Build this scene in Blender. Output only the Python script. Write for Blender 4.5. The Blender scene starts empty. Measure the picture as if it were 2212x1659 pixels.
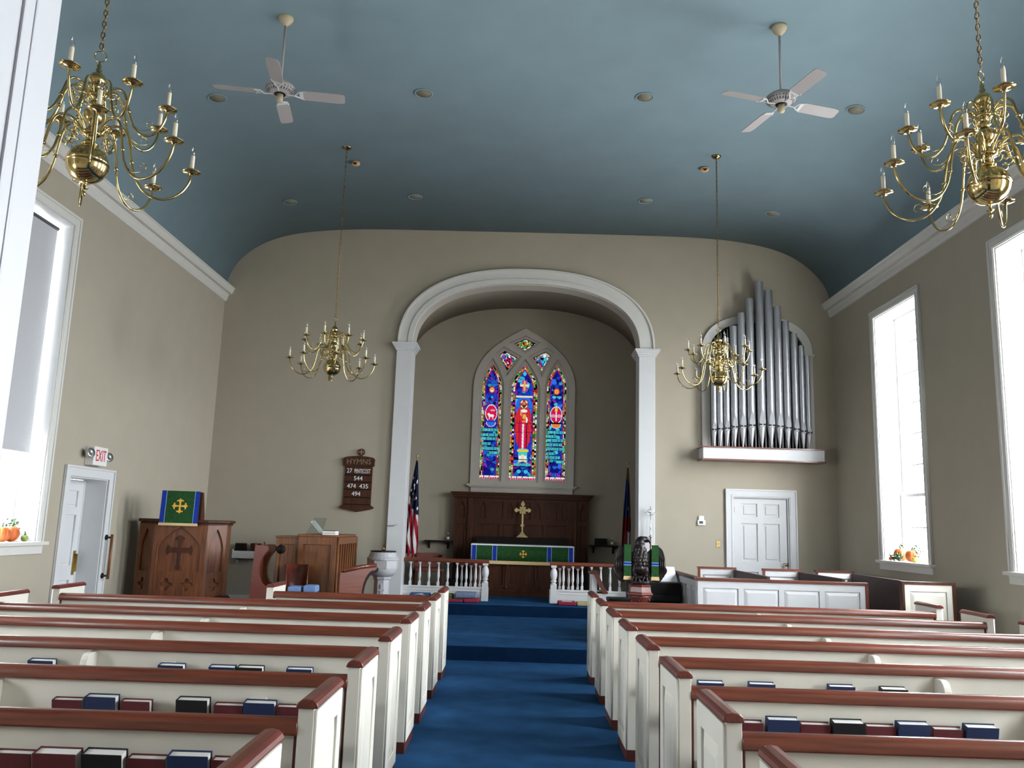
import bpy, bmesh, math, random
import numpy as np
from mathutils import Vector, Matrix

random.seed(7)
PI = math.pi
S = bpy.context.scene
COL = S.collection

# ------------------------------------------------------------------ camera, world, exposure
f_px, pitch, yaw, roll = 1803.5, .1694, -.0115, .0306
cp, sp, cy, sy = math.cos(pitch), math.sin(pitch), math.cos(yaw), math.sin(yaw)
fwd = Vector((sy * cp, cy * cp, sp))
r0 = Vector((cy, -sy, 0))
u0 = r0.cross(fwd)
R_ = r0 * math.cos(roll) + u0 * math.sin(roll)
U_ = u0 * math.cos(roll) - r0 * math.sin(roll)
cd = bpy.data.cameras.new('camera')
cam = bpy.data.objects.new('camera', cd)
COL.objects.link(cam)
m = Matrix.Identity(4)
for i in range(3):
    m[i][0], m[i][1], m[i][2] = R_[i], U_[i], -fwd[i]
m[0][3], m[1][3], m[2][3] = 0, 0, 1.62
cam.matrix_world = m
cd.sensor_fit = 'HORIZONTAL'
cd.sensor_width = 36
cd.lens = f_px / 2212 * 36
cd.clip_start = .05
S.camera = cam

W = bpy.data.worlds.new('world')
S.world = W
W.use_nodes = True
bg = W.node_tree.nodes['Background']
_nt = W.node_tree                       # overcast sky: bright above, dimmer ground below
_tc = _nt.nodes.new('ShaderNodeTexCoord'); _sx = _nt.nodes.new('ShaderNodeSeparateXYZ'); _rp = _nt.nodes.new('ShaderNodeValToRGB')
_nt.links.new(_tc.outputs['Generated'], _sx.inputs[0]); _nt.links.new(_sx.outputs[2], _rp.inputs[0])
_ma = _nt.nodes.new('ShaderNodeMapRange'); _ma.inputs[1].default_value = -1; _nt.links.new(_sx.outputs[2], _ma.inputs[0]); _nt.links.new(_ma.outputs[0], _rp.inputs[0])
SKY = 21.0
_e = _rp.color_ramp.elements
_e[0].position = .40; _e[0].color = (.44, .44, .425, 1)
_e[1].position = .52; _e[1].color = (.93, .965, 1, 1)
_nt.links.new(_rp.outputs[0], bg.inputs[0])
bg.inputs[1].default_value = SKY
S.view_settings.view_transform = 'Standard'
S.view_settings.look = 'None'
S.view_settings.gamma = 1
S.view_settings.exposure = 1.0
S.cycles.max_bounces = 10
S.cycles.diffuse_bounces = 6
S.cycles.glossy_bounces = 4
S.cycles.transparent_max_bounces = 12
S.cycles.sample_clamp_indirect = 6
S.cycles.caustics_reflective = False
S.cycles.caustics_refractive = False

WL, WR, BY, AY = -5.30, 5.41, 14.31, 16.7     # side walls, back wall, alcove wall
RY = .90                                      # rear wall, nave face
WIN_R = [(1.40, 2.76), (4.65, 6.01), (7.90, 9.26), (11.20, 12.56)]
WIN_L = [(1.40, 2.76), (4.65, 6.01), (7.95, 9.31)]
WZ0, WZ1 = 1.30, 4.95
def portal(name, x, y0, y1, z0, z1, toward):
    L = bpy.data.lights.new(name, 'AREA')
    L.shape = 'RECTANGLE'; L.size = z1 - z0; L.size_y = y1 - y0
    L.cycles.is_portal = True
    o = bpy.data.objects.new(name, L); COL.objects.link(o)
    o.matrix_world = Matrix.Translation((x, (y0 + y1) / 2, (z0 + z1) / 2)) @ Matrix.Rotation(toward * PI / 2, 4, 'Y')
for a, b in WIN_R: portal('daylight_portal', WR + .42, a, b, WZ0, WZ1, 1)
for a, b in WIN_L: portal('daylight_portal', WL - .42, a, b, WZ0, WZ1, -1)

# ------------------------------------------------------------------ materials
M = {}
def mat(name, col, rough=.5, metal=0, noise=0, nscale=8, bump=0, bscale=60, spec=.5, stretch=None, coat=0, dark=None):
    m = bpy.data.materials.new(name); m.use_nodes = True
    nt = m.node_tree; b = nt.nodes['Principled BSDF']
    b.inputs['Base Color'].default_value = (*col, 1)
    b.inputs['Roughness'].default_value = rough
    b.inputs['Metallic'].default_value = metal
    b.inputs['Specular IOR Level'].default_value = spec
    if coat: b.inputs['Coat Weight'].default_value = coat; b.inputs['Coat Roughness'].default_value = .15
    if noise or bump:
        tc = nt.nodes.new('ShaderNodeTexCoord'); mp = nt.nodes.new('ShaderNodeMapping')
        nt.links.new(tc.outputs['Object'], mp.inputs[0])
        if stretch: mp.inputs['Scale'].default_value = stretch
    if noise:
        n = nt.nodes.new('ShaderNodeTexNoise'); n.inputs['Scale'].default_value = nscale
        n.inputs['Detail'].default_value = 5
        nt.links.new(mp.outputs[0], n.inputs[0])
        r = nt.nodes.new('ShaderNodeValToRGB')
        d = dark or tuple(c * (1 - noise) for c in col)
        r.color_ramp.elements[0].position = .3; r.color_ramp.elements[0].color = (*d, 1)
        r.color_ramp.elements[1].position = .7; r.color_ramp.elements[1].color = (*[min(1, c * (1 + noise * .5)) for c in col], 1)
        nt.links.new(n.outputs[0], r.inputs[0]); nt.links.new(r.outputs[0], b.inputs['Base Color'])
    if bump:
        n2 = nt.nodes.new('ShaderNodeTexNoise'); n2.inputs['Scale'].default_value = bscale
        nt.links.new(mp.outputs[0], n2.inputs[0])
        bp = nt.nodes.new('ShaderNodeBump'); bp.inputs['Strength'].default_value = bump; bp.inputs['Distance'].default_value = .01
        nt.links.new(n2.outputs[0], bp.inputs['Height']); nt.links.new(bp.outputs[0], b.inputs['Normal'])
    M[name] = m
    return m
mat('wall', (.38, .34, .272), .85, noise=.03, nscale=3, bump=.05, bscale=120, spec=.2)
mat("ceiling", (.225, .315, .36), .85, noise=.05, nscale=2, spec=.2)
mat('white', (.60, .605, .615), .38, noise=.02, nscale=5, spec=.4)
mat('trimgrey', (.60, .59, .56), .45, noise=.02, spec=.4)
mat('tracery', (.53, .49, .44), .6, noise=.03, spec=.3)
mat('cream', (.66, .635, .565), .40, noise=.03, nscale=6, spec=.4)
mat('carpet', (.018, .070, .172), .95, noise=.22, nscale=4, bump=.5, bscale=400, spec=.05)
mat('riser_shadow', (.005, .022, .062), .95, noise=.2, nscale=5, bump=.5, bscale=400, spec=.03)  # carpet blue darkened, painting the shade on the step fronts into the colour
mat('jambwhite', (.50, .50, .52), .4)
mat('mahogany', (.15, .034, .016), .28, noise=.45, nscale=5, stretch=(.5, 12, 12), spec=.5, coat=.25)
mat('mahogany_y', (.135, .026, .016), .32, noise=.45, nscale=5, stretch=(12, .5, 12), spec=.5, coat=.2)
mat('plinth', (.075, .018, .013), .45, noise=.3, spec=.4)
mat('oak', (.175, .066, .023), .42, noise=.45, nscale=4, stretch=(9, 9, .7), spec=.4)
mat('darkoak', (.060, .018, .007), .5, noise=.45, nscale=4, stretch=(8, 8, .8), spec=.22)
mat('pulpitwood', (.145, .044, .013), .38, noise=.5, nscale=4, stretch=(8, 8, .8), spec=.4)
mat('blackwood', (.010, .006, .005), .6, noise=.3, spec=.15)
mat('purplewood', (.055, .034, .036), .6, noise=.2, spec=.3)
mat('eagle', (.012, .006, .006), .38, noise=.4, nscale=20, spec=.35)
mat('brass', (.55, .43, .19), .14, 1, noise=.18, nscale=9)
mat('oldbrass', (.30, .20, .09), .3, 1, noise=.3, nscale=14)
mat('goldmetal', (.62, .50, .26), .32, 1, noise=.2, nscale=20)
mat('silverpipe', (.42, .43, .46), .42, .8, noise=.06, nscale=60)
mat('pipelip', (.27, .275, .29), .55, .3)
mat('silver', (.6, .6, .62), .25, 1)
mat('candle', (.72, .66, .52), .6)
mat('fanwhite', (.36, .34, .34), .5)
mat('fancream', (.50, .43, .29), .6)
mat('black', (.004, .004, .005), .6, spec=.25)
mat('void', (.004, .004, .004), .9)
mat('greystone', (.45, .455, .47), .5, noise=.08, nscale=10)
mat('green', (.020, .072, .022), .85, noise=.25, nscale=30, bump=.2, bscale=200, spec=.1)
mat('blue', (.012, .035, .30), .8, noise=.25, nscale=60, spec=.15)
mat('paleblue', (.23, .40, .62), .8)
mat('gold', (.72, .38, .04), .55, noise=.2, nscale=60)
mat('fringe', (.66, .48, .24), .8, noise=.25, nscale=150)
mat('linen', (.72, .73, .76), .85, noise=.03)
mat('red', (.32, .008, .02), .8, noise=.1)
mat('flagwhite', (.62, .56, .58), .85)
mat('navy', (.008, .011, .04), .85)
mat('maroon', (.10, .012, .016), .6, noise=.2, nscale=40)
mat('bookblue', (.010, .022, .075), .55, noise=.15, nscale=60)
mat('bookblack', (.006, .006, .007), .5)
mat('paper', (.80, .79, .77), .8, noise=.03, nscale=200, stretch=(1, 30, 1))
mat('cushblue', (.015, .07, .20), .9, noise=.3, nscale=60)
mat('cusholive', (.13, .15, .035), .9, noise=.3, nscale=60)
mat('cushgrey', (.17, .22, .33), .9, noise=.45, nscale=70)
mat('cushred', (.26, .015, .045), .9, noise=.2, nscale=60)
mat('cushtan', (.42, .34, .17), .9, noise=.2, nscale=60)
mat('seatblue', (.13, .22, .42), .85, noise=.15, nscale=40)
mat('pumpkin', (.42, .085, .006), .5, noise=.25, nscale=8)
mat('gourd', (.28, .30, .06), .5, noise=.5, nscale=12, dark=(.06, .13, .02))
mat('leafgreen', (.025, .06, .015), .6, noise=.4, nscale=30)
mat('leafyellow', (.30, .23, .04), .6, noise=.3, nscale=30)
mat('plastic', (.70, .70, .69), .4)
mat('screen', (.05, .055, .055), .3)
mat('signred', (.55, .01, .03), .5)
mat('detector', (.55, .36, .19), .6)
mat('spotlens', (.19, .18, .135), .7)
mat('ink', (.05, .05, .06), .7)
mat('lettering', (.78, .78, .76), .6)
mat('carved', (.22, .15, .09), .6)
mat('shade', (.46, .46, .48), .8, noise=.03, nscale=80)
nt = M['shade'].node_tree                      # roller fabric lets some daylight through
tr = nt.nodes.new('ShaderNodeBsdfTranslucent'); tr.inputs[0].default_value = (.30, .30, .33, 1)
mx = nt.nodes.new('ShaderNodeMixShader'); mx.inputs[0].default_value = .07
o_ = nt.nodes['Material Output']
nt.links.new(nt.nodes['Principled BSDF'].outputs[0], mx.inputs[1]); nt.links.new(tr.outputs[0], mx.inputs[2]); nt.links.new(mx.outputs[0], o_.inputs[0])
def glassmat(name, tint, g):
    m = bpy.data.materials.new(name); m.use_nodes = True; nt = m.node_tree; nt.nodes.remove(nt.nodes['Principled BSDF'])
    t = nt.nodes.new('ShaderNodeBsdfTransparent'); t.inputs[0].default_value = (*tint, 1)
    gl = nt.nodes.new('ShaderNodeBsdfGlossy'); gl.inputs['Roughness'].default_value = .03
    mx = nt.nodes.new('ShaderNodeMixShader'); mx.inputs[0].default_value = g
    nt.links.new(t.outputs[0], mx.inputs[1]); nt.links.new(gl.outputs[0], mx.inputs[2]); nt.links.new(mx.outputs[0], nt.nodes['Material Output'].inputs[0])
    M[name] = m
glassmat('pane', (.97, .98, .98), .04)
glassmat('bulb', (.93, .95, .96), .16)
glassmat('perspex', (.88, .92, .91), .04)
m = bpy.data.materials.new('stained_glass'); m.use_nodes = True; nt = m.node_tree; nt.nodes.remove(nt.nodes['Principled BSDF'])
t = nt.nodes.new('ShaderNodeBsdfTransparent'); a = nt.nodes.new('ShaderNodeAttribute'); a.attribute_name = 'glass_colour'
nt.links.new(a.outputs['Color'], t.inputs[0]); nt.links.new(t.outputs[0], nt.nodes['Material Output'].inputs[0]); M['stained'] = m

# ------------------------------------------------------------------ helpers
def tag(o, label=None, cat=None, group=None, kind=None):
    if label: o['label'] = label
    if cat: o['category'] = cat
    if group: o['group'] = group
    if kind: o['kind'] = kind
    return o
def empty(name, loc=(0, 0, 0), rz=0, label=None, cat=None, group=None):
    o = bpy.data.objects.new(name, None); COL.objects.link(o)
    o.empty_display_size = .1
    o.location = loc; o.rotation_euler = (0, 0, rz)
    return tag(o, label, cat, group)
def copy_tree(o, parent=None):
    c = o.copy(); COL.objects.link(c)
    if parent: c.parent = parent
    for ch in list(o.children): copy_tree(ch, c)
    return c
class MB:
    def __init__(s): s.v = []; s.f = []
    def add(s, v, f):
        n = len(s.v); s.v += [tuple(p) for p in v]; s.f += [tuple(i + n for i in q) for q in f]; return s
    def box(s, x0, y0, z0, x1, y1, z1):
        e = .00025 * (len(s.v) // 8 % 5)          # keeps faces of touching boards from coinciding
        v = [(x, y, z) for z in (z0 - e, z1 + e) for y in (y0 - e, y1 + e) for x in (x0 - e, x1 + e)]
        return s.add(v, [(0, 2, 3, 1), (4, 5, 7, 6), (0, 1, 5, 4), (2, 6, 7, 3), (0, 4, 6, 2), (1, 3, 7, 5)])
    def prism(s, pts, a, b, axis='y'):
        """pts: closed outline; extruded from a to b along the axis. y: pts are (x,z); x: (y,z); z: (x,y)"""
        n = len(pts)
        def P(p, t): return {'y': (p[0], t, p[1]), 'x': (t, p[0], p[1]), 'z': (p[0], p[1], t)}[axis]
        v = [P(p, a) for p in pts] + [P(p, b) for p in pts]
        f = [(i, (i + 1) % n, n + (i + 1) % n, n + i) for i in range(n)] + [tuple(range(n))[::-1], tuple(range(n, 2 * n))]
        return s.add(v, f)
    def lathe(s, prof, c=(0, 0, 0), seg=20, ang=0, squash=1, caps=True):
        v = []; f = []; n = len(prof)
        for k in range(seg):
            a = ang + 2 * PI * k / seg
            for r, z in prof: v.append((c[0] + r * math.cos(a), c[1] + r * math.sin(a) * squash, c[2] + z))
        for k in range(seg):
            k2 = (k + 1) % seg
            for i in range(n - 1): f.append((k * n + i, k2 * n + i, k2 * n + i + 1, k * n + i + 1))
        if not caps: return s.add(v, f)
        if prof[0][0] > 1e-4: f.append(tuple(k * n for k in range(seg))[::-1])
        if prof[-1][0] > 1e-4: f.append(tuple(k * n + n - 1 for k in range(seg)))
        return s.add(v, f)
    def tube(s, path, r, seg=8, closed=False):
        path = [Vector(p) for p in path]; n = len(path); v = []; f = []
        rr = r if isinstance(r, (list, tuple)) else [r] * n
        up = None
        for i, p in enumerate(path):
            if closed: t = path[(i + 1) % n] - path[i - 1]
            else: t = path[min(i + 1, n - 1)] - path[max(i - 1, 0)]
            t.normalize()
            if up is None: up = Vector((0, 0, 1)) if abs(t.z) < .9 else Vector((0, 1, 0))
            side = t.cross(up)
            if side.length < 1e-5: side = t.cross(Vector((1, 0, 0)))
            side.normalize(); up = side.cross(t).normalized()
            for k in range(seg):
                a = 2 * PI * k / seg
                v.append(p + side * math.cos(a) * rr[i] + up * math.sin(a) * rr[i])
        m_ = n if closed else n - 1
        for i in range(m_):
            j = (i + 1) % n
            for k in range(seg):
                k2 = (k + 1) % seg
                f.append((i * seg + k, i * seg + k2, j * seg + k2, j * seg + k))
        if not closed: f += [tuple(range(seg))[::-1], tuple(range((n - 1) * seg, n * seg))]
        return s.add(v, f)
    def ball(s, c, r, seg=16, rings=10, sc=(1, 1, 1), rot=None):
        v = [(0, 0, r)]; f = []
        for i in range(1, rings):
            t = PI * i / rings
            for k in range(seg):
                a = 2 * PI * k / seg; v.append((r * math.sin(t) * math.cos(a), r * math.sin(t) * math.sin(a), r * math.cos(t)))
        v.append((0, 0, -r)); L = len(v) - 1
        for k in range(seg):
            f.append((0, 1 + k, 1 + (k + 1) % seg)); f.append((L, L - seg + (k + 1) % seg, L - seg + k))
        for i in range(rings - 2):
            for k in range(seg):
                a = 1 + i * seg + k; b = 1 + i * seg + (k + 1) % seg
                f.append((a, a + seg, b + seg, b))
        out = []
        for p in v:
            q = Vector((p[0] * sc[0], p[1] * sc[1], p[2] * sc[2]))
            if rot is not None: q = rot @ q
            out.append(q + Vector(c))
        return s.add(out, f)
    def xf(s, mtx):
        s.v = [tuple(mtx @ Vector(p)) for p in s.v]; return s
    def obj(s, name, m, parent=None, smooth=False, bevel=0, seg=2, auto=None):
        me = bpy.data.meshes.new(name); me.from_pydata(s.v, [], s.f); me.update()
        bm = bmesh.new(); bm.from_mesh(me); bmesh.ops.recalc_face_normals(bm, faces=bm.faces[:]); bm.to_mesh(me); bm.free()
        return mobj(name, me, m, parent, smooth, bevel, seg, auto)
def mobj(name, me, m, parent=None, smooth=False, bevel=0, seg=2, auto=None):
    o = bpy.data.objects.new(name, me); COL.objects.link(o)
    me.materials.clear(); me.materials.append(M[m] if isinstance(m, str) else m)
    if parent: o.parent = parent
    if smooth or auto:
        me.polygons.foreach_set('use_smooth', [True] * len(me.polygons))
        if auto: me.set_sharp_from_angle(angle=math.radians(auto))
    if bevel:
        b = o.modifiers.new('bevel', 'BEVEL'); b.width = bevel; b.segments = seg; b.limit_method = 'ANGLE'; b.angle_limit = math.radians(40)
    return o
def addmat(o, m, test):
    o.data.materials.append(M[m]); k = len(o.data.materials) - 1
    for p in o.data.polygons:
        if test(p.center, p.normal): p.material_index = k
def plate(name, loops, depth, mtx, m, parent=None, bevel=0):
    """flat board cut from closed loops (first outer, others holes) in the local xy plane, thick along local z, centred"""
    cu = bpy.data.curves.new(name, 'CURVE'); cu.dimensions = '2D'; cu.fill_mode = 'BOTH'; cu.extrude = depth / 2 - bevel; cu.bevel_depth = bevel; cu.bevel_resolution = 1
    cu.offset = -bevel
    for lp in loops:
        sp_ = cu.splines.new('POLY'); sp_.points.add(len(lp) - 1)
        for p, q in zip(sp_.points, lp): p.co = (q[0], q[1], 0, 1)
        sp_.use_cyclic_u = True
    t = bpy.data.objects.new('tmp', cu); COL.objects.link(t)
    dg = bpy.context.evaluated_depsgraph_get(); me = bpy.data.meshes.new_from_object(t.evaluated_get(dg))
    bpy.data.objects.remove(t); bpy.data.curves.remove(cu)
    me.transform(mtx); me.name = name
    return mobj(name, me, m, parent)
# plane frames: local xy -> world
XZ = lambda y: Matrix(((1, 0, 0, 0), (0, 0, -1, y), (0, 1, 0, 0), (0, 0, 0, 1)))       # x->X, y->Z, on plane Y=y
YZ = lambda x: Matrix(((0, 0, 1, x), (1, 0, 0, 0), (0, 1, 0, 0), (0, 0, 0, 1)))        # x->Y, y->Z, on plane X=x
def text(name, s, size, mtx, m, parent, depth=.002, align='CENTER', sx=1, spacing=1, width=None):
    cu = bpy.data.curves.new(name, 'FONT'); cu.body = s; cu.size = size; cu.align_x = align; cu.align_y = 'CENTER'; cu.extrude = depth; cu.space_character = spacing
    cu.resolution_u = 3
    t = bpy.data.objects.new('tmp', cu); COL.objects.link(t)
    dg = bpy.context.evaluated_depsgraph_get(); me = bpy.data.meshes.new_from_object(t.evaluated_get(dg))
    bpy.data.objects.remove(t); bpy.data.curves.remove(cu)
    if width: sx = width / (max(v.co.x for v in me.vertices) - min(v.co.x for v in me.vertices))
    me.transform(mtx @ Matrix.Diagonal((sx, 1, 1, 1))); me.name = name
    return mobj(name, me, m, parent)
def rect(x0, y0, x1, y1): return [(x0, y0), (x1, y0), (x1, y1), (x0, y1)]
def arc(cx, cy_, rx, ry, a0, a1, n):
    return [(cx + rx * math.cos(math.radians(a0 + (a1 - a0) * i / n)), cy_ + ry * math.sin(math.radians(a0 + (a1 - a0) * i / n))) for i in range(n + 1)]
def superarch(cx, z0, hw, h, n=32, e=2.35):
    """right foot -> crown -> left foot of a three-centred looking arch"""
    out = []
    for i in range(n + 1):
        a = PI * i / n; c, s_ = math.cos(a), math.sin(a)
        out.append((cx + hw * math.copysign(abs(c) ** (2 / e), c), z0 + h * abs(s_) ** (2 / e)))
    return out
def pointed(cx, z0, zs, hw, za, n=12, p=1.75):
    """lancet outline, counter-clockwise from bottom left"""
    out = [(cx - hw, z0), (cx + hw, z0)]
    for i in range(n + 1):
        t = i / n; out.append((cx + hw * (1 - t ** p), zs + (za - zs) * t))
    for i in range(n - 1, -1, -1):
        t = i / n; out.append((cx - hw * (1 - t ** p), zs + (za - zs) * t))
    return out
def struct(o, label=None): return tag(o, label, None, None, 'structure')

# ------------------------------------------------------------------ room shell
struct(MB().box(WL - .35, RY - 3.2, -.12, WR + .35, 10.6, 0).obj('floor', 'carpet'))
struct(MB().box(-4.55, 10.6, -.12, WR, 14.0, .185).obj('floor_chancel', 'carpet', bevel=.012))
struct(MB().box(WL - .35, 10.6, -.12, -4.56, 11.05, 0).box(WL, 11.05, -.12, -4.551, 14.31, .185).obj('floor_side', 'carpet'))
struct(MB().box(-2.6, 14.0, -.12, 2.75, AY, .375).obj('floor_sanctuary', 'carpet', bevel=.012))
struct(MB().box(-4.55, 14.0, -.12, -2.6, BY, .185).box(2.75, 14.0, -.12, WR, BY, .185).obj('floor_chancel_sides', 'carpet'))
def sidewall(name, x, sgn, wins, doors):
    lp = [rect(RY - .5, -.1, BY + .3, 6.2)]
    for a, b in wins: lp.append(rect(a, WZ0, b, WZ1))
    for a, b, zt in doors: lp.append(rect(a, 0.0, b, zt))
    return struct(plate(name, lp, .34, YZ(x + sgn * .17), 'wall'))
sidewall('wall_left', WL, -1, WIN_L, [(9.85, 10.80, 2.06)])
sidewall('wall_right', WR, 1, WIN_R, [])
# back wall with the chancel arch; the organ chamber opening is cut too
ARC_X, A_SPR, A_HW, A_TOP = .06, 4.72, 2.00, 5.88
arch_open = [(ARC_X - A_HW, -.1), (ARC_X + A_HW, -.1)] + superarch(ARC_X, A_SPR, A_HW, A_TOP - A_SPR)
ORG_X, O_SPR = 4.085, 4.72
org_open = [(ORG_X - .83, 3.05), (ORG_X + .83, 3.05)] + superarch(ORG_X, O_SPR, .83, .56, 24, 2.3)
lp = [[(WL - .3, -.1), (ARC_X - A_HW, -.1)] + superarch(ARC_X, A_SPR, A_HW, A_TOP - A_SPR)[::-1] + [(ARC_X + A_HW, -.1), (3.64, -.1), (3.64, 2.24), (4.58, 2.24), (4.58, -.1), (WR + .3, -.1), (WR + .3, 7.2), (WL - .3, 7.2)], org_open]
struct(plate('wall_back', lp, .30, XZ(BY + .15), 'wall'))
struct(MB().box(3.5, BY + .29, -.1, 4.7, BY + .33, 2.4).obj('wall_behind_door', 'void'))
# alcove
AZ = 6.06
av = [(ARC_X - 2.36, .2)] + superarch(ARC_X, 4.75, 2.36, AZ - 4.75, 32, 2.3)[::-1] + [(ARC_X + 2.36, .2)]
mb = MB(); n = len(av)
mb.add([(x, BY + .29, z) for x, z in av] + [(x, AY, z) for x, z in av], [(i, i + 1, n + i + 1, n + i) for i in range(n - 1)])
o = struct(mb.obj('wall_alcove_vault', 'wall', smooth=True))
so = o.modifiers.new('solid', 'SOLIDIFY'); so.thickness = .05; so.offset = 1
# pointed window: one outline for wall hole
WX, W0, WS, WH, WA = .06, 2.50, 4.30, .90, 5.56
struct(plate('wall_alcove_back', [rect(-3.2, -.1, 3.3, 7.0), pointed(WX, W0, WS, WH, WA, 16, 2.5)], .30, XZ(AY + .15), 'wall'))
# ceiling, extruded profile
cpz = [(-5.30, 5.60), (-5.28, 5.78), (-5.21, 5.98), (-5.06, 6.21), (-4.80, 6.43), (-4.45, 6.60), (-3.96, 6.72), (-3.21, 6.795), (-2.38, 6.82), (0, 6.83), (2.35, 6.83), (3.38, 6.80), (4.05, 6.72), (4.52, 6.60), (4.87, 6.43), (5.15, 6.19), (5.32, 5.96), (5.39, 5.76), (5.41, 5.60)]
def smooth_poly(p, k=4):
    out = []
    for i in range(len(p) - 1):
        p0 = p[max(i - 1, 0)]; p1 = p[i]; p2 = p[i + 1]; p3 = p[min(i + 2, len(p) - 1)]
        for j in range(k):
            t = j / k
            out.append(tuple(.5 * ((2 * p1[a]) + (-p0[a] + p2[a]) * t + (2 * p0[a] - 5 * p1[a] + 4 * p2[a] - p3[a]) * t * t + (-p0[a] + 3 * p1[a] - 3 * p2[a] + p3[a]) * t ** 3) for a in range(len(p1))))
    return out + [tuple(p[-1])]
cc = smooth_poly(cpz); n = len(cc)
mb = MB(); mb.add([(x, RY - .5, z) for x, z in cc] + [(x, BY, z) for x, z in cc], [(i, i + 1, n + i + 1, n + i) for i in range(n - 1)])
o = struct(mb.obj('ceiling', 'ceiling', smooth=True))
so = o.modifiers.new('solid', 'SOLIDIFY'); so.thickness = .12; so.offset = 1
# cornices
def cornice(name, x, sg):
    p = [(0, 5.405), (.025, 5.41), (.045, 5.45), (.055, 5.50), (.065, 5.52), (.065, 5.535), (.115, 5.54), (.125, 5.555), (.14, 5.59), (.15, 5.625), (.165, 5.635), (.165, 5.65), (0, 5.66)]
    struct(MB().prism([(x + sg * a, z) for a, z in p], RY, BY - .002).obj(name, 'trimgrey'))
cornice('trim_cornice_left', WL, 1); cornice('trim_cornice_right', WR, -1)
# rear wall (doorway the picture is taken through) and the entrance lobby behind it
struct(plate('wall_rear', [[(WL - .3, -.1), (-.59, -.1), (-.59, 3.0), (1.35, 3.0), (1.35, -.1), (WR + .3, -.1), (WR + .3, 7.0), (WL - .3, 7.0)]], .5, XZ(RY - .25), 'wall'))
jb = MB().box(-.59, .38, 0, -.575, .925, 3.0).box(-.70, .901, 0, -.5901, .925, 3.1).box(-.575, .44, .3, -.570, .848, 2.85).box(-.5752, .36, 0, -.568, .40, 3.0)
for a, b in ((.845, .862), (.866, .872)): jb.box(-.575, a, .28, -.567, b, 2.87)
struct(jb.obj('door_casing_left', 'jambwhite', bevel=.002))
struct(MB().box(1.335, .38, 0, 1.35, .92, 3.0).box(1.335, .90, 0, 1.46, .925, 3.1).box(-.70, .90, 2.985, 1.46, .925, 3.1).obj('door_casing_right', 'white', bevel=.002))
struct(MB().box(-2.2, RY - 3.2, 0, -2.1, .4, 3.3).box(2.1, RY - 3.2, 0, 2.2, .4, 3.3).box(-2.2, RY - 3.2, 0, 2.2, RY - 3.1, 3.3).box(-2.2, RY - 3.2, 3.2, 2.2, .4, 3.3).obj('wall_lobby', 'wall'))
# arch trim and pilasters
def band(outer, inner): return outer + inner[::-1]
YT = BY - .035
ext = superarch(ARC_X, A_SPR, A_HW + .245, A_TOP + .245 - A_SPR, 40); inn = superarch(ARC_X, A_SPR, A_HW - .02, A_TOP - .02 - A_SPR, 40)
struct(plate('trim_arch', [band(ext, inn)], .07, XZ(BY - .035), 'trimgrey', bevel=.004))
e2 = superarch(ARC_X, A_SPR, A_HW + .245, A_TOP + .245 - A_SPR, 40); i2 = superarch(ARC_X, A_SPR, A_HW + .21, A_TOP + .21 - A_SPR, 40)
struct(plate('trim_arch_rim', [band(e2, i2)], .03, XZ(BY - .084), 'trimgrey', bevel=.004))
e3 = superarch(ARC_X, A_SPR, A_HW + .07, A_TOP + .07 - A_SPR, 40)
struct(plate('trim_arch_bead', [band(e3, inn)], .02, XZ(BY - .079), 'trimgrey', bevel=.004))
sof = superarch(ARC_X, A_SPR, A_HW - .03, A_TOP - .03 - A_SPR, 40)
struct(plate('trim_arch_soffit', [band(superarch(ARC_X, A_SPR, A_HW + .005, A_TOP + .005 - A_SPR, 40), sof)], .34, XZ(BY + .16), 'tracery'))
for sgn, nm in ((-1, 'left'), (1, 'right')):
    xo = ARC_X + sgn * (A_HW + .25); xi = ARC_X + sgn * (A_HW - .03)
    a, b = min(xo, xi), max(xo, xi)
    mb = MB().box(a, BY - .075, .185, b, BY + .32, 4.62)
    for k, (z, d) in enumerate(((4.60, .02), (4.635, .04), (4.665, .06), (4.695, .075))): mb.box(a - d, BY - .075 - d, z, b + d, BY + .32 + d * .5, z + .037)
    mb.box(a - .02, BY - .095, .185, b + .02, BY + .33, .40)
    struct(mb.obj('trim_pilaster_' + nm, 'white', bevel=.004))
    MBt = None
# baseboards
struct(MB().box(WL, 11.1, .185, WL + .02, BY, .36).box(WL, BY - .02, .185, ARC_X - A_HW - .3, BY, .36).obj('baseboard_left', 'white'))
struct(MB().box(WR - .02, RY, 0, WR, 10.6, .2).obj('baseboard_right', 'white'))

struct(MB().box(-4.551, 10.588, 0, WR, 10.602, .165).box(-2.601, 13.988, .185, 2.751, 14.002, .355).obj('step_risers_shaded', 'riser_shadow'))  # thin strips over the step fronts, carrying the painted shade
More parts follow.
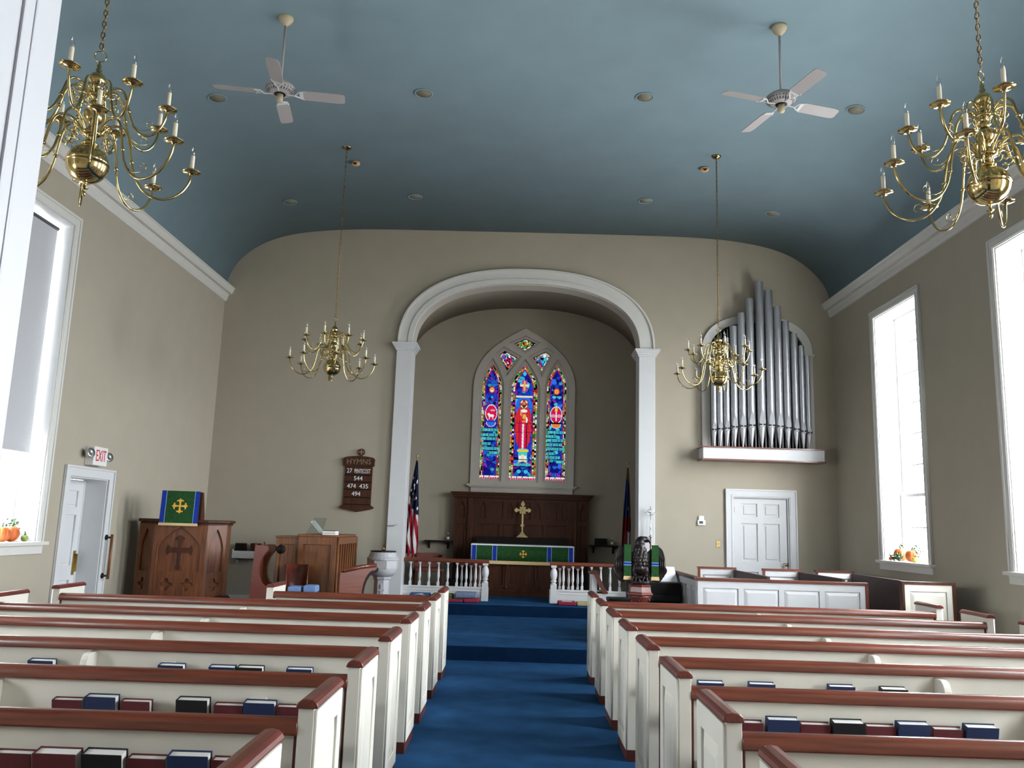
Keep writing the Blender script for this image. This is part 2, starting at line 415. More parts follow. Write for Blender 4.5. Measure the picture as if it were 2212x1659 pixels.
# ------------------------------------------------------------------ windows
def window(n, x, sg, a, b, shade):
    """sg=+1: right wall, outside is +x"""
    root = bpy.data.objects.new('window_%d' % n, None); COL.objects.link(root); root.location = (x, (a + b) / 2, WZ0); tag(root, kind='structure')
    L = lambda mb: mb.xf(Matrix.Translation((-x, -(a + b) / 2, -WZ0)))
    def X(d): return x + sg * d
    mb = MB(); c = .115
    def bx(d0, y0, z0, d1, y1, z1): mb.box(min(X(d0), X(d1)), y0, z0, max(X(d0), X(d1)), y1, z1)
    def fr(o_, i_, d0, d1): return plate('casing', [[(a - o_, WZ0), (b + o_, WZ0), (b + o_, WZ1 + o_), (a - o_, WZ1 + o_)], [(a - i_, WZ0 + .001), (b + i_, WZ0 + .001), (b + i_, WZ1 + i_), (a - i_, WZ1 + i_)]], abs(d1 - d0), Matrix.Translation((-x, -(a + b) / 2, -WZ0)) @ YZ(X((d0 + d1) / 2)), 'trimgrey', root, bevel=.003)
    fr(c, .0, -.022, 0); fr(c, c - .028, -.036, -.020).name = 'casing_rim'; fr(.03, .012, -.029, -.020).name = 'casing_bead'
    mb = MB(); bx(0, a - .001, WZ0, .34, a + .012, WZ1); bx(0, b - .012, WZ0, .34, b + .001, WZ1); bx(0, a, WZ1 - .012, .34, b, WZ1)
    L(mb).obj('reveal', 'white', root)
    mb = MB(); bx(-.075, a - c - .04, WZ0 - .035, 0, b + c + .04, WZ0 + .003); bx(-.01, a - .002, WZ0 - .03, .34, b + .002, WZ0 + .003); bx(-.028, a - c, WZ0 - .13, 0, b + c, WZ0 - .035); bx(-.036, a - c, WZ0 - .05, 0, b + c, WZ0 - .035)
    L(mb).obj('window_sill', 'trimgrey', root, bevel=.004)
    zm = 2.245
    for nm, d, z0, z1, rows in (('upper_sash', .30, zm - .02, WZ1 - .01, 6), ('lower_sash', .265, WZ0, zm + .02, 2)):
        mb = MB(); e = .045
        bx(d, a + .012, z0, d + .03, a + .012 + e, z1); bx(d, b - .012 - e, z0, d + .03, b - .012, z1)
        bx(d, a + .012, z0, d + .03, b - .012, z0 + e); bx(d, a + .012, z1 - e, d + .03, b - .012, z1)
        for r in range(1, rows): zz = z0 + (z1 - z0) * r / rows; bx(d + .005, a, zz - .009, d + .022, b, zz + .009)
        for q in range(1, 4): yy = a + (b - a) * q / 4; bx(d + .007, yy - .009, z0, d + .020, yy + .009, z1)
        s_ = L(mb).obj(nm, 'white', root)
        mb = MB(); bx(d + .012, a + .02, z0 + .01, d + .016, b - .02, z1 - .01)
        L(mb).obj('pane', 'pane', s_)
    mb = MB(); yc = b - .10; bx(.24, yc - .015, zm + .02, .262, yc + .015, zm + .05)
    L(mb).obj('sash_lock', 'oldbrass', root)
    if shade:
        mb = MB(); bx(.155, a + .05, zm + .03, .158, b - .05, WZ1 - .09); bx(.150, a + .05, zm + .025, .163, b - .05, zm + .045)
        if shade == 'thing':
            o = mb.obj('roller_shade', 'shade'); tag(o, 'grey roller shade drawn down over the upper left window', 'window shade')
            MB().tube([(X(.157), a + .03, WZ1 - .07), (X(.157), b - .05, WZ1 - .07)], .022, 10).obj('roller', 'ink', o, smooth=True)
        else: L(mb).obj('roller_shade', 'shade', root)  # shades on the unseen left windows, added to dim daylight from that side
k = 1
for i, (a, b) in enumerate(WIN_L): window(k, WL, -1, a, b, 'thing' if i == 2 else 'added_unseen'); k += 1
for a, b in WIN_R: window(k, WR, 1, a, b, None); k += 1

# ------------------------------------------------------------------ stained glass window (window_8)
root = bpy.data.objects.new('window_8', None); COL.objects.link(root); tag(root, kind='structure')
lights = [(-.595, .195, 2.555, 4.40, 4.88), (.065, .265, 2.555, 4.37, 4.88), (.72, .195, 2.555, 4.42, 4.89)]
kites = [[(-.47, 5.07), (-.30, 4.75), (-.10, 5.03), (-.36, 5.17)], [(.22, 5.04), (.41, 4.75), (.58, 5.10), (.47, 5.17)], [(-.17, 5.32), (.06, 5.18), (.28, 5.33), (.055, 5.43)]]
outer = pointed(WX, 2.42, 4.30, 1.03, 5.63, 24, 2.6)
def grow(poly, k):
    cx = sum(p[0] for p in poly) / len(poly); cz = sum(p[1] for p in poly) / len(poly)
    return [(cx + (p[0] - cx) * k, cz + (p[1] - cz) * k) for p in poly]
big = [pointed(c, 2.50, s, h + .05, t + .11, 12, 1.6) for c, h, z, s, t in lights] + [grow(q, 1.42) for q in kites]
small = [pointed(c, z, s, h, t, 14, 1.9) for c, h, z, s, t in lights] + kites
plate('tracery_frame', [outer] + big, .05, XZ(AY - .03), 'tracery', root, bevel=.004)
plate('tracery_inner_frame', [pointed(WX, 2.42, 4.30, .99, 5.57, 24, 2.6)] + small, .05, XZ(AY + .03), 'tracery', root, bevel=.004)
mb = MB().box(WX - 1.09, AY - .12, 2.40, WX + 1.09, AY, 2.435).box(WX - 1.05, AY - .09, 2.375, WX + 1.05, AY, 2.40).box(WX - 1.01, AY - .05, 2.28, WX + 1.01, AY, 2.375)
mb.obj('window_sill', 'tracery', root, bevel=.004)

def sg_panel(name, x0, x1, z0, z1, fn):
    st = .0078
    nx = int((x1 - x0) / st); nz = int((z1 - z0) / st)
    gx = np.linspace(x0, x1, nx + 1); gz = np.linspace(z0, z1, nz + 1)
    cx, cz = np.meshgrid((gx[:-1] + gx[1:]) / 2, (gz[:-1] + gz[1:]) / 2)
    col = fn(cx, cz).reshape(-1, 3)
    VX, VZ = np.meshgrid(gx, gz)
    v = np.stack([VX.ravel(), np.full(VX.size, AY + .062), VZ.ravel()], 1)
    i, j = np.meshgrid(np.arange(nx), np.arange(nz)); q = (j * (nx + 1) + i).ravel()
    F = np.stack([q, q + 1, q + nx + 2, q + nx + 1], 1)
    me = bpy.data.meshes.new(name); me.vertices.add(len(v)); me.vertices.foreach_set('co', v.ravel())
    me.loops.add(F.size); me.loops.foreach_set('vertex_index', F.ravel().astype(np.int32))
    me.polygons.add(len(F)); me.polygons.foreach_set('loop_start', np.arange(0, F.size, 4).astype(np.int32))
    me.update(calc_edges=True)
    at = me.color_attributes.new('glass_colour', 'FLOAT_COLOR', 'CORNER')
    c4 = np.concatenate([np.repeat(col, 4, axis=0), np.ones((F.size, 1))], 1)
    at.data.foreach_set('color', c4.ravel().astype(np.float32))
    mobj(name, me, 'stained', root)
P = {k_: np.array(v_, float) for k_, v_ in dict(white=(.9, .9, .82), cream=(.85, .78, .5), green=(.08, .5, .12), dkgreen=(.02, .18, .06), red=(.75, .03, .04), crim=(.72, .01, .09), orange=(.85, .25, .04), yellow=(.85, .6, .08), black=(.004, .004, .006), blue=(.015, .05, .55), royal=(.03, .16, .8), deep=(.01, .01, .28), cyan=(.05, .55, .8), teal=(.08, .6, .55), purple=(.22, .03, .45), mag=(.6, .03, .35), flesh=(.55, .2, .08), gold=(.8, .5, .08), brown=(.12, .03, .01), pink=(.75, .35, .45)).items()}
def voro(x, z, rng, n, box, pal, lead=.006):
    sx = rng.uniform(box[0], box[1], n); sz = rng.uniform(box[2], box[3], n)
    d = np.sqrt((x[..., None] - sx) ** 2 + (z[..., None] - sz) ** 2)
    idx = np.argsort(d, axis=-1)[..., :2]
    d1 = np.take_along_axis(d, idx[..., :1], -1)[..., 0]; d2 = np.take_along_axis(d, idx[..., 1:2], -1)[..., 0]
    cols = np.array([P[pal[k_]] for k_ in rng.integers(0, len(pal), n)]) * rng.uniform(.6, 1.15, (n, 1))
    c = cols[idx[..., 0]]
    c = np.where((d2 - d1 < lead)[..., None], P['black'], c)
    return c
BORD = ['white', 'cream', 'green', 'red', 'orange', 'yellow', 'black', 'dkgreen', 'white', 'purple', 'green', 'orange', 'cream', 'black']
SCALE = .95 / (SKY * 2)
def lancet_fn(light, seed, kind):
    c, hw, z0, zs, za = light
    def fn(X, Z):
        rng = np.random.default_rng(seed)
        x = X - c; v = Z - z0; H = za - z0; t = np.clip((Z - zs) / (za - zs), 0, 1)
        h = hw * (1 - t ** 1.9); d = h - np.abs(x)
        col = voro(x, v, rng, 130, (-hw, hw, 0, H), ['blue', 'deep', 'blue', 'cyan', 'royal', 'deep', 'purple', 'royal', 'blue'])
        def put(mask, cc): col[mask] = cc
        def ell(ex, ez, rx, rz): return ((x - ex) / rx) ** 2 + ((v - ez) / rz) ** 2
        def leadring(ex, ez, rx, rz, w=.06):
            e = ell(ex, ez, rx, rz); put((e > 1 - w) & (e < 1 + w), P['black'])
        # leaf shapes
        for k_ in range(9):
            lx = rng.uniform(-.1, .1); lz = rng.uniform(.1, H - .3); e = ell(lx, lz, .045, .035); put(e < 1, P['cyan'] * rng.uniform(.6, 1.1)); put((e > .8) & (e < 1.2), P['black'])
        if kind == 'c':
            bw = .075
            leafs = [(-.09, .30), (.09, .30), (-.07, .16), (.07, .16)]
            for lx, lz in leafs:
                e = ell(lx, lz, .05, .045); put(e < 1, P['cyan']); put((e > .75) & (e < 1), P['black'])
            put((np.abs(x) < .05) & (v > 1.78) & (v < 2.02), P['mag']); put((np.abs(x) < .09) & (v > 1.88) & (v < 1.93), P['cream']); put((np.abs(x) < .02) & (v > 1.8) & (v < 2.0), P['gold'])
            e = ell(0, 2.15, .035, .045); put(e < 1, P['cyan'])
            # niche, figure in red robe
            e = ell(0, 1.45, .17, .25); put((e < 1) & (v > .45), P['royal']); put((np.abs(x) < .16) & (v > .45) & (v < 1.3), P['blue'])
            put((np.abs(x) < .16) & (np.abs(v % .12) < .006) & (v > .45) & (v < 1.45), P['black'])
            put((np.abs(x) < .17) & (v > 1.66) & (v < 1.70), P['cream'])
            hw_r = np.interp(v, [.62, .75, 1.0, 1.3, 1.42, 1.50], [.07, .13, .165, .16, .12, .03])
            rb = (np.abs(x + .005) < hw_r) & (v > .62) & (v < 1.48); put(rb, P['red'] * 1.0)
            fold = rb & (np.abs(np.sin(x * 60 + v * 9)) < .16); put(fold, P['crim'] * .25)
            put((np.abs(x + .01) < .075) & (v > .58) & (v < 1.2) & rb, P['crim'])
            put(rb & (np.abs(np.abs(x + .01) - .078) < .006) & (v < 1.2), P['black'])
            put((np.abs(x) < .09) & (v > .47) & (v < .62), P['teal']); put((np.abs(x) < .11) & (v > .56) & (v < .60), P['yellow'])
            put((np.abs(x + .01) < .018) & (v > .62) & (v < 1.12), P['white']); put((np.abs(x + .01) < .018) & (np.abs((v + x) % .07) < .006) & (v < 1.1) & (v > .62), P['black'])
            put((np.abs(np.abs(x) - .055) < .03) & (v > .36) & (v < .48), P['white']); put((np.abs(x) < .03) & (v > .36) & (v < .50), P['cream'])
            put((np.abs(np.abs(x) - .065) < .03) & (v > .335) & (v < .36), P['flesh'] * 1.6)
            e = ell(.0, 1.385, .07, .035); put(e < 1, P['white'])
            e = ell(.01, 1.27, .04, .05); put(e < 1, P['gold']); e = ell(.0, 1.17, .035, .03); put(e < 1, P['orange'])
            e = ell(-.055, 1.33, .022, .05); put(e < 1, P['flesh'] * 1.5); e = ell(.06, 1.20, .02, .06); put(e < 1, P['white'])
            e = ell(0, 1.525, .085, .092); put(e < 1, P['cream']); put((e < .95) & (np.abs(x) > .045) & (np.abs(v - 1.52) < .03), P['red']); put((e < .95) & (v > 1.575) & (np.abs(x) < .025), P['red']); put((e > .9) & (e < 1.1), P['black'])
            e = ell(0, 1.515, .042, .07); put(e < 1, P['brown']); e = ell(0, 1.525, .026, .045); put(e < 1, P['flesh'] * 1.7); e = ell(0, 1.488, .028, .03); put(e < 1, P['brown'])
            put((np.abs(x - .012) < .006) & (np.abs(v - 1.535) < .004), P['black']); put((np.abs(x + .012) < .006) & (np.abs(v - 1.535) < .004), P['black'])
            put((np.abs(x) < .19) & (v > .275) & (v < .325), P['teal']); put((np.abs(x) < .19) & (v > .275) & (v < .325) & ((x * 37 + .1 * np.sin(v * 300)) % 1 < .22), P['deep'])
            for hz in (.95, 1.14, .40, .26): put(np.abs(v - hz) < .005, P['black'])
        else:
            bw = .052
            e = ell(0, 1.80, .062, .068); put(e < 1, P['orange']); put((e > .62) & (e < 1), P['crim']); put((e > 1) & (e < 1.2), P['black'])
            if kind == 'r': put((e < .5) & (np.abs((x * 30) % 1 - .5) < .25), P['yellow'])
            else: put((e < .35) & (v < 1.80), P['white']); put((e < .5) & (v > 1.81) & (np.abs((x * 40) % 1 - .5) < .3), P['yellow'])
            e = ell(0, 1.32, .115, .17); put((e < 1) & (v > 1.17), P['crim']); put((e > .9) & (e < 1.12), P['white']); put((e > .84) & (e < .9), P['black'])
            if kind == 'l':
                put((ell(0, 1.27, .06, .03) < 1), P['white']); put((ell(-.05, 1.30, .025, .025) < 1), P['white']); put((np.abs(np.abs(x) - .035) < .008) & (v > 1.2) & (v < 1.27), P['white']); put(ell(.03, 1.38, .05, .02) < 1, P['pink'])
            else:
                put((np.abs(x) < .015) & (v > 1.2) & (v < 1.42), P['white']); put((ell(-.06, 1.30, .05, .035) < 1) & (v < 1.33 + .6 * -x), P['pink']); put((ell(.06, 1.30, .05, .035) < 1) & (v < 1.33 + .6 * x), P['pink']); put(ell(0, 1.43, .03, .05) < 1, P['yellow'])
            put((np.abs(x) < .12) & (v > 1.145) & (v < 1.17), P['black'] if kind == 'r' else P['blue'])
            e = ell(0, 1.12, .09, .07); put((e < 1) & (v < 1.145), P['orange'] if kind == 'r' else P['royal']); put((e > .85) & (e < 1.15) & (v < 1.14), P['cream'])
        lw = bw + .014
        put((d < lw) & (d >= bw), P['crim']); put((d < bw + .003) & (d >= bw - .004), P['black'])
        # border cells along the edge, two thin rows
        rowi = (d > bw * .5).astype(int); cell = np.floor(v / .045 + rowi * .5).astype(int) % 97; side = (x > 0).astype(int)
        br = np.array([P[BORD[k_]] for k_ in rng.integers(0, len(BORD), 97 * 4)]).reshape(2, 2, 97, 3) * rng.uniform(.7, 1.1, (2, 2, 97, 1))
        b = d < bw - .004; put(b, 0); col[b] = br[side[b], rowi[b], cell[b]]
        put(b & ((v / .045 + rowi * .5) % 1 < .10), P['black']); put(b & (np.abs(d - bw * .5) < .004), P['black'])
        if kind != 'c':
            rows = [(.98, .9), (.88, .9), (.80, .85), (.70, .55), (.61, 1), (.52, .5)] if kind == 'l' else [(.97, .95), (.88, .6), (.80, .95), (.72, .85), (.63, .95), (.54, .5), (.46, .75), (.37, .4)]
            for k_, (rz, wd) in enumerate(rows):
                xm = -hw + .012; xe = xm + 2 * hw * wd - .02
                if rz in (.52, .37): xe = hw - .02; xm = xe - 2 * hw * wd
                box_ = (x > xm) & (x < xe) & (np.abs(v - rz) < .028); put(box_, P['teal'])
                put(box_ & ((x * 43 + k_ * .37) % 1 < .25) & (np.abs(v - rz) < .017), P['deep']); put(box_ & ((x * 17 + k_ * .7) % 1 < .1), P['black'])
                put((x > xm) & (x < xe) & (np.abs(np.abs(v - rz) - .031) < .004), P['black'])
        if kind != 'c': put(np.abs(v - 1.145) < .006, P['black'])
        put(v < .075, P['black']); put((v < .065) & (v > .035), P['white']); put((v < .065) & (v > .035) & ((x * 9) % 1 < .1), P['black'])
        put(v < .03, P['crim']); put((v < .03) & ((x * 21) % 1 < .4), P['pink'])
        put(d < .004, P['black'])
        return col * SCALE
    return fn
for lt, sd, kd in zip(lights, (3, 5, 11), 'lcr'):
    sg_panel('stained_glass', lt[0] - lt[1] - .006, lt[0] + lt[1] + .006, lt[2] - .006, lt[4] + .004, lancet_fn(lt, sd, kd))
def kite_fn(poly, seed, pal):
    def fn(X, Z):
        rng = np.random.default_rng(seed); xs = [p[0] for p in poly]; zs_ = [p[1] for p in poly]
        col = voro(X, Z, rng, 70, (min(xs), max(xs), min(zs_), max(zs_)), pal, .005)
        dm = np.full(X.shape, 9.)
        for a_, b_ in zip(poly, poly[1:] + poly[:1]):
            ex, ez = b_[0] - a_[0], b_[1] - a_[1]; L_ = math.hypot(ex, ez); dm = np.minimum(dm, (ex * (Z - a_[1]) - ez * (X - a_[0])) / L_)
        bcol = voro(X, Z, rng, 60, (min(xs), max(xs), min(zs_), max(zs_)), ['white', 'cream', 'green', 'white', 'orange', 'black'], .004)
        mk = dm < .035; col[mk] = bcol[mk]; col[dm < .012] = P['black']
        return col * SCALE
    return fn
for q, sd, pal in zip(kites, (4, 8, 2), (['mag', 'crim', 'purple', 'royal', 'cyan', 'white', 'crim'], ['crim', 'royal', 'cyan', 'white', 'mag', 'cyan'], ['yellow', 'orange', 'white', 'green', 'red', 'gold', 'green'])):
    sg_panel('stained_glass', min(p[0] for p in q) - .01, max(p[0] for p in q) + .01, min(p[1] for p in q) - .01, max(p[1] for p in q) + .01, kite_fn(q, sd, pal))

# ------------------------------------------------------------------ doors
def door_panels(mb, w, h, face, cols, thick=.012):
    pass
# right door in back wall
root = bpy.data.objects.new('door_1', None); COL.objects.link(root); root.location = (4.11, BY, .185); tag(root, kind='structure')
T = Matrix.Translation((-4.11, -BY, -.185))
c = .13
mb = MB()
def dfr(mtx, x0, x1, z0, z1, o_, i_, d, name, root): plate(name, [[(x0 - o_, z0), (x1 + o_, z0), (x1 + o_, z1 + o_), (x0 - o_, z1 + o_)], [(x0 - i_, z0 + .001), (x1 + i_, z0 + .001), (x1 + i_, z1 + i_), (x0 - i_, z1 + i_)]], d, mtx, 'white', root, bevel=.003)
dfr(T @ XZ(BY - .015), 3.64, 4.58, .185, 2.24, c, 0, .03, 'door_casing', root); dfr(T @ XZ(BY - .036), 3.64, 4.58, .185, 2.24, c, c - .025, .018, 'casing_rim', root); dfr(T @ XZ(BY - .032), 3.64, 4.58, .185, 2.24, .035, .018, .010, 'casing_bead', root)
mb.box(3.64, BY, .185, 3.66, BY + .12, 2.24).box(4.56, BY, .185, 4.58, BY + .12, 2.24).box(3.64, BY, 2.22, 4.58, BY + .12, 2.24)
mb.xf(T).obj('door_frame', 'white', root, bevel=.003)
dx0, dx1, dz0, dz1 = 3.665, 4.555, .195, 2.215
W2 = dx1 - dx0
holes = []
for z0, z1 in ((.25, .80), (.98, 1.60), (1.72, 1.93)):
    for x0 in (dx0 + .13, dx0 + W2 / 2 + .055): holes.append(rect(x0, dz0 + z0, x0 + W2 / 2 - .185, dz0 + z1))
leaf = plate('door_leaf', [rect(dx0, dz0, dx1, dz1)] + holes, .035, T @ XZ(BY + .05), 'white', root, bevel=.006)
mb = MB().box(dx0 + .02, BY + .055, dz0 + .02, dx1 - .02, BY + .065, dz1 - .02)
for h in holes: mb.box(h[0][0] + .035, BY + .042, h[0][1] + .035, h[2][0] - .035, BY + .056, h[2][1] - .035)
mb.xf(T).obj('door_panel', 'white', leaf, bevel=.006)
mb = MB(); kx, kz = 4.50, 1.13
mb.lathe([(.03, 0), (.03, .006), (.012, .01), (.012, .04), (.026, .05), (.03, .065), (.02, .082), (0, .085)], seg=16).xf(T @ Matrix.Translation((kx, BY + .033, kz)) @ Matrix.Rotation(PI / 2, 4, 'X'))
mb.obj('door_knob', 'brass', leaf, smooth=True)
MB().box(4.556, BY + .0, 1.10, 4.562, BY + .034, 1.17).box(3.656, BY + .01, 1.97, 3.668, BY + .034, 2.07).xf(T).obj('hinge', 'oldbrass', root)
# left door, in a deep reveal
root = bpy.data.objects.new('door_2', None); COL.objects.link(root); root.location = (WL, 10.32, 0); tag(root, kind='structure')
T = Matrix.Translation((-WL, -10.32, 0))
a, b, zt, c = 9.85, 10.80, 2.06, .125
mb = MB()
dfr(T @ YZ(WL + .0125), a, b, 0, zt, c, 0, .025, 'door_casing', root); dfr(T @ YZ(WL + .032), a, b, 0, zt, c, c - .025, .016, 'casing_rim', root)
mb.box(WL - .34, a - .001, 0, WL, a + .015, zt).box(WL - .34, b - .015, 0, WL, b + .001, zt).box(WL - .34, a, zt - .015, WL, b, zt + .001)
mb.box(WL - .30, b - .05, 0, WL - .27, b - .015, zt - .015)
mb.xf(T).obj('door_frame', 'white', root, bevel=.003)
dy0, dy1 = a + .02, b - .05; hs = []
for z0, z1 in ((.25, .80), (.98, 1.60), (1.70, 1.90)):
    for y0 in (dy0 + .11, dy0 + .48): hs.append(rect(y0, z0, y0 + .29, z1))
leaf = plate('door_leaf', [rect(dy0, .01, dy1, zt - .02)] + hs, .035, T @ YZ(WL - .29), 'white', root, bevel=.006)
mb = MB().box(WL - .305, dy0 + .02, .03, WL - .297, dy1 - .02, zt - .04)
for h in hs: mb.box(WL - .300, h[0][0] + .03, h[0][1] + .03, WL - .283, h[2][0] - .03, h[2][1] - .03)
mb.xf(T).obj('door_panel', 'white', leaf, bevel=.005)
mb = MB().box(WL - .273, dy1 - .085, .86, WL - .262, dy1 - .03, 1.16).box(WL - .262, dy1 - .035, .90, WL - .24, dy1 - .02, 1.12)
mb.xf(T).obj('lock_plate', 'brass', leaf, bevel=.003)
g = empty('grab_bar', (WL + .03, 10.86, .82), 0, 'wooden grab bar on two black brackets beside the white side door', 'grab bar')
MB().tube([(.075, 0, -.01), (.075, 0, .55)], .017, 12).obj('bar', 'oak', g, smooth=True)
for z in (.03, .51):
    MB().lathe([(.034, 0), (.034, .006), (.012, .012), (.012, .08)], seg=14).xf(Matrix.Translation((0, 0, z)) @ Matrix.Rotation(PI / 2, 4, 'Y')).obj('bracket', 'black', g, smooth=True)
# exit sign
g = empty('exit_sign', (WL, 10.33, 2.21), 0, 'white illuminated sign reading EXIT in red above the side door', 'exit sign')
MB().box(0, -.17, 0, .11, .17, .23).obj('housing', 'plastic', g, bevel=.006)
text('lettering', 'EXIT', .20, Matrix.Translation((.111, 0, .115)) @ Matrix(((0, 0, 1, 0), (1, 0, 0, 0), (0, 1, 0, 0), (0, 0, 0, 1))), 'signred', g, .002, sx=.62)
for y in (-.23, .24):
    mb = MB().lathe([(.0, -.05), (.035, -.045), (.055, -.01), (.06, .03), (.055, .035), (.02, .02), (0, .02)], seg=18)
    mb.xf(Matrix.Translation((.08, y, .12 + (.02 if y < 0 else 0))) @ Matrix.Rotation(PI / 2.3, 4, 'Y') @ Matrix.Rotation(.3, 4, 'X')).obj('lamp_head', 'silver', g, smooth=True)

# ------------------------------------------------------------------ pews
ROWS = [9.23, 8.25, 7.25, 6.315, 5.34, 4.375, 3.415, 2.44]
XL, XR, XLO, XRO = -.77, .83, -4.46, 4.56
ordn = ['first', 'second', 'third', 'fourth', 'fifth', 'sixth', 'seventh', 'eighth']
railp = [(-.005, .80), (.0, .795), (.06, .795), (.066, .805), (.066, .838), (.056, .853), (.036, .861), (.016, .858), (.002, .848), (-.006, .83)]
def end_panel(root, x0, x1, face, named='end_panel'):
    """x0<x1 board; face=+1 decorated side faces +x, -1 faces -x ; y local 0 = near edge"""
    L = .48
    mb = MB().box(x0, 0, .07, x1, L, .90)
    p = mb.obj(named, 'cream', root, bevel=.003)
    xf_ = x1 if face > 0 else x0
    lp = [rect(0.004, .078, L - .004, .892), rect(.085, .17, L - .085, .795)]
    plate('panel_frame', lp, .016, YZ(xf_ + face * .006), 'cream', p, bevel=.003)
    a, b = sorted((xf_ - face * .002, xf_ + face * .010))
    q = MB(); q.prism([(.10, .185), (L - .10, .185), (L - .10, .78), (.10, .78)], a, b, 'x')
    # raised field with sloping margins
    mb = MB(); o0 = [(.095, .18), (L - .095, .18), (L - .095, .785), (.095, .785)]; o1 = [(.135, .235), (L - .135, .235), (L - .135, .73), (.135, .73)]
    v = [(xf_ + face * .001, y, z) for y, z in o0] + [(xf_ + face * .013, y, z) for y, z in o1]
    mb.add(v, [(0, 1, 5, 4), (1, 2, 6, 5), (2, 3, 7, 6), (3, 0, 4, 7), (4, 5, 6, 7)]).obj('raised_field', 'cream', p)
    e = .006
    cx = (x0 + x1) / 2 + face * .004; w = .041
    pr = [(cx - w, .899), (cx + w, .899), (cx + w + .002, .908), (cx + w - .004, .921), (cx + w - .018, .932), (cx, .936), (cx - w + .018, .932), (cx - w + .004, .921), (cx - w - .002, .908)]
    MB().prism(pr, -.012, L + .012).obj('cap', 'mahogany_y', p, bevel=.004)
    MB().box(x0 - .008, -.008, 0, x1 + .008, L + .01, .078).obj('plinth', 'plinth', p, bevel=.003)
def pew(y, x0, x1, side, row, screen=False):
    """side -1 left block, +1 right block"""
    sd = 'left' if side < 0 else 'right'
    if screen: lab = 'low white front screen with capped ends, %s of the aisle before the first pew' % sd
    else: lab = 'white pew with mahogany rail %s of the aisle, %s row of its block' % (sd, ordn[row - 1])
    cx = (x0 + x1) / 2
    root = empty('pew_front_screen' if screen else 'church_pew', (cx, y, 0), 0, lab, 'pew', None if screen else 'white pews %s of the aisle' % sd)
    l, r = x0 - cx, x1 - cx
    end_panel(root, l, l + .062, 1 if side > 0 and False else -1 if side > 0 else -1)
    end_panel(root, r - .062, r, 1)
    a, b = l + .062, r - .062
    if screen:
        MB().box(a, .03, .05, b, .06, .70).obj('back_panel', 'cream', root)
        MB().box(a, .02, .70, b, .075, .73).obj('top_rail', 'mahogany', root, bevel=.006)
        return root
    MB().add([(a, .03, .08), (b, .03, .08), (b, .03, .80), (a, .03, .80), (a, .055, .08), (b, .055, .08), (b, .055, .80), (a, .055, .80)], [(0, 1, 2, 3), (5, 4, 7, 6), (0, 4, 5, 1), (3, 2, 6, 7), (0, 3, 7, 4), (1, 5, 6, 2)]).obj('back_panel', 'cream', root)
    MB().prism(railp, a, b, 'x').obj('top_rail', 'mahogany', root, bevel=.004, auto=35)
    MB().box(a, .022, .08, a + .016, .058, .80).obj('edge_trim', 'plinth', root); MB().box(b - .016, .022, .08, b, .058, .80).obj('edge_trim', 'plinth', root)
    MB().box(a, .058, .40, b, .46, .435).obj('seat', 'cream', root, bevel=.008)
    MB().box(a + .03, .07, .436, b - .03, .45, .475).obj('seat_cushion', 'maroon', root, bevel=.015)
    MB().box(a, .05, .04, b, .07, .40).obj('skirt_board', 'cream', root)
    MB().box(a + .04, -.085, .50, b - .04, .03, .512).box(a + .04, -.085, .512, b - .04, -.075, .565).obj('book_rack', 'cream', root, bevel=.002)
    fx = (-2.6 if side < 0 else 2.6) - cx
    if a < fx < b:
        pr = [(.03, .46), (-.10, .46)] + [(-.10 + .055 * (1 - math.cos(t)), .70 + .085 * math.sin(t)) for t in [PI / 2 * k_ / 5 for k_ in range(6)]] + [(.03, .785)]
        MB().prism(pr, fx - .022, fx + .022, 'x').obj('bracket', 'cream', root, bevel=.004)
    return root
for i, y in enumerate(ROWS):
    pew(y, -2.67 if i == 0 else XLO, XL, -1, i + 1); pew(y, XR, XRO, 1, i + 1)

# ------------------------------------------------------------------ books in the racks
def book(w, h, t, cover):
    r = empty('hymnal')
    mb = MB().box(-w / 2, -t, 0, w / 2, -t + .004, h).box(-w / 2, -.004, 0, w / 2, 0, h).box(-w / 2, -t, 0, -w / 2 + .004, 0, h)
    mb.obj('cover', cover, r, bevel=.0012, seg=1)
    MB().box(-w / 2 + .004, -t + .004, .004, w / 2 - .006, -.004, h - .006).obj('pages', 'paper', r)
    return r
protos = {k_: book(w, h, t, c_) for k_, (w, h, t, c_) in dict(maroon=(.145, .197, .042, 'maroon'), maroon_big=(.165, .215, .058, 'maroon'), blue=(.155, .217, .05, 'bookblue'), black=(.155, .218, .055, 'bookblack')).items()}
used = set()
cname = dict(maroon='maroon', maroon_big='thick maroon', blue='navy blue', black='black')
def place(kind, x, rowi, lab, group, flip=False, dz=0):
    y = ROWS[rowi] + .028
    o = protos[kind] if kind not in used else copy_tree(protos[kind])
    used.add(kind)
    o.location = (x, y - .004, .526 + dz)
    o.rotation_euler = (.21 + random.uniform(-.03, .03), 0, random.uniform(-.02, .02))
    if flip:
        o.rotation_euler = (0, 0, PI + random.uniform(-.02, .02)); o.location.y = y - {'maroon': .042, 'maroon_big': .058, 'blue': .05, 'black': .055}[kind]
    tag(o, lab, 'book', group)
    return o
posn = ['first', 'second', 'third', 'fourth', 'fifth', 'sixth', 'seventh', 'eighth']
def rackrow(items, rowi, side, flip=False):
    sd = 'left' if side < 0 else 'right'
    where = {5: 'sixth pew', 6: 'seventh pew', 4: 'fifth pew'}[rowi]
    order = sorted(items, key=lambda q: abs(q[1]))
    for n_, (kd, x) in enumerate(order):
        place(kd, x, rowi, '%s hymnal, %s from the aisle in the rack behind the %s %s' % (cname[kd], posn[n_], sd, where.replace('pew', 'pew')), 'hymnals behind the %s %s' % (sd, where))
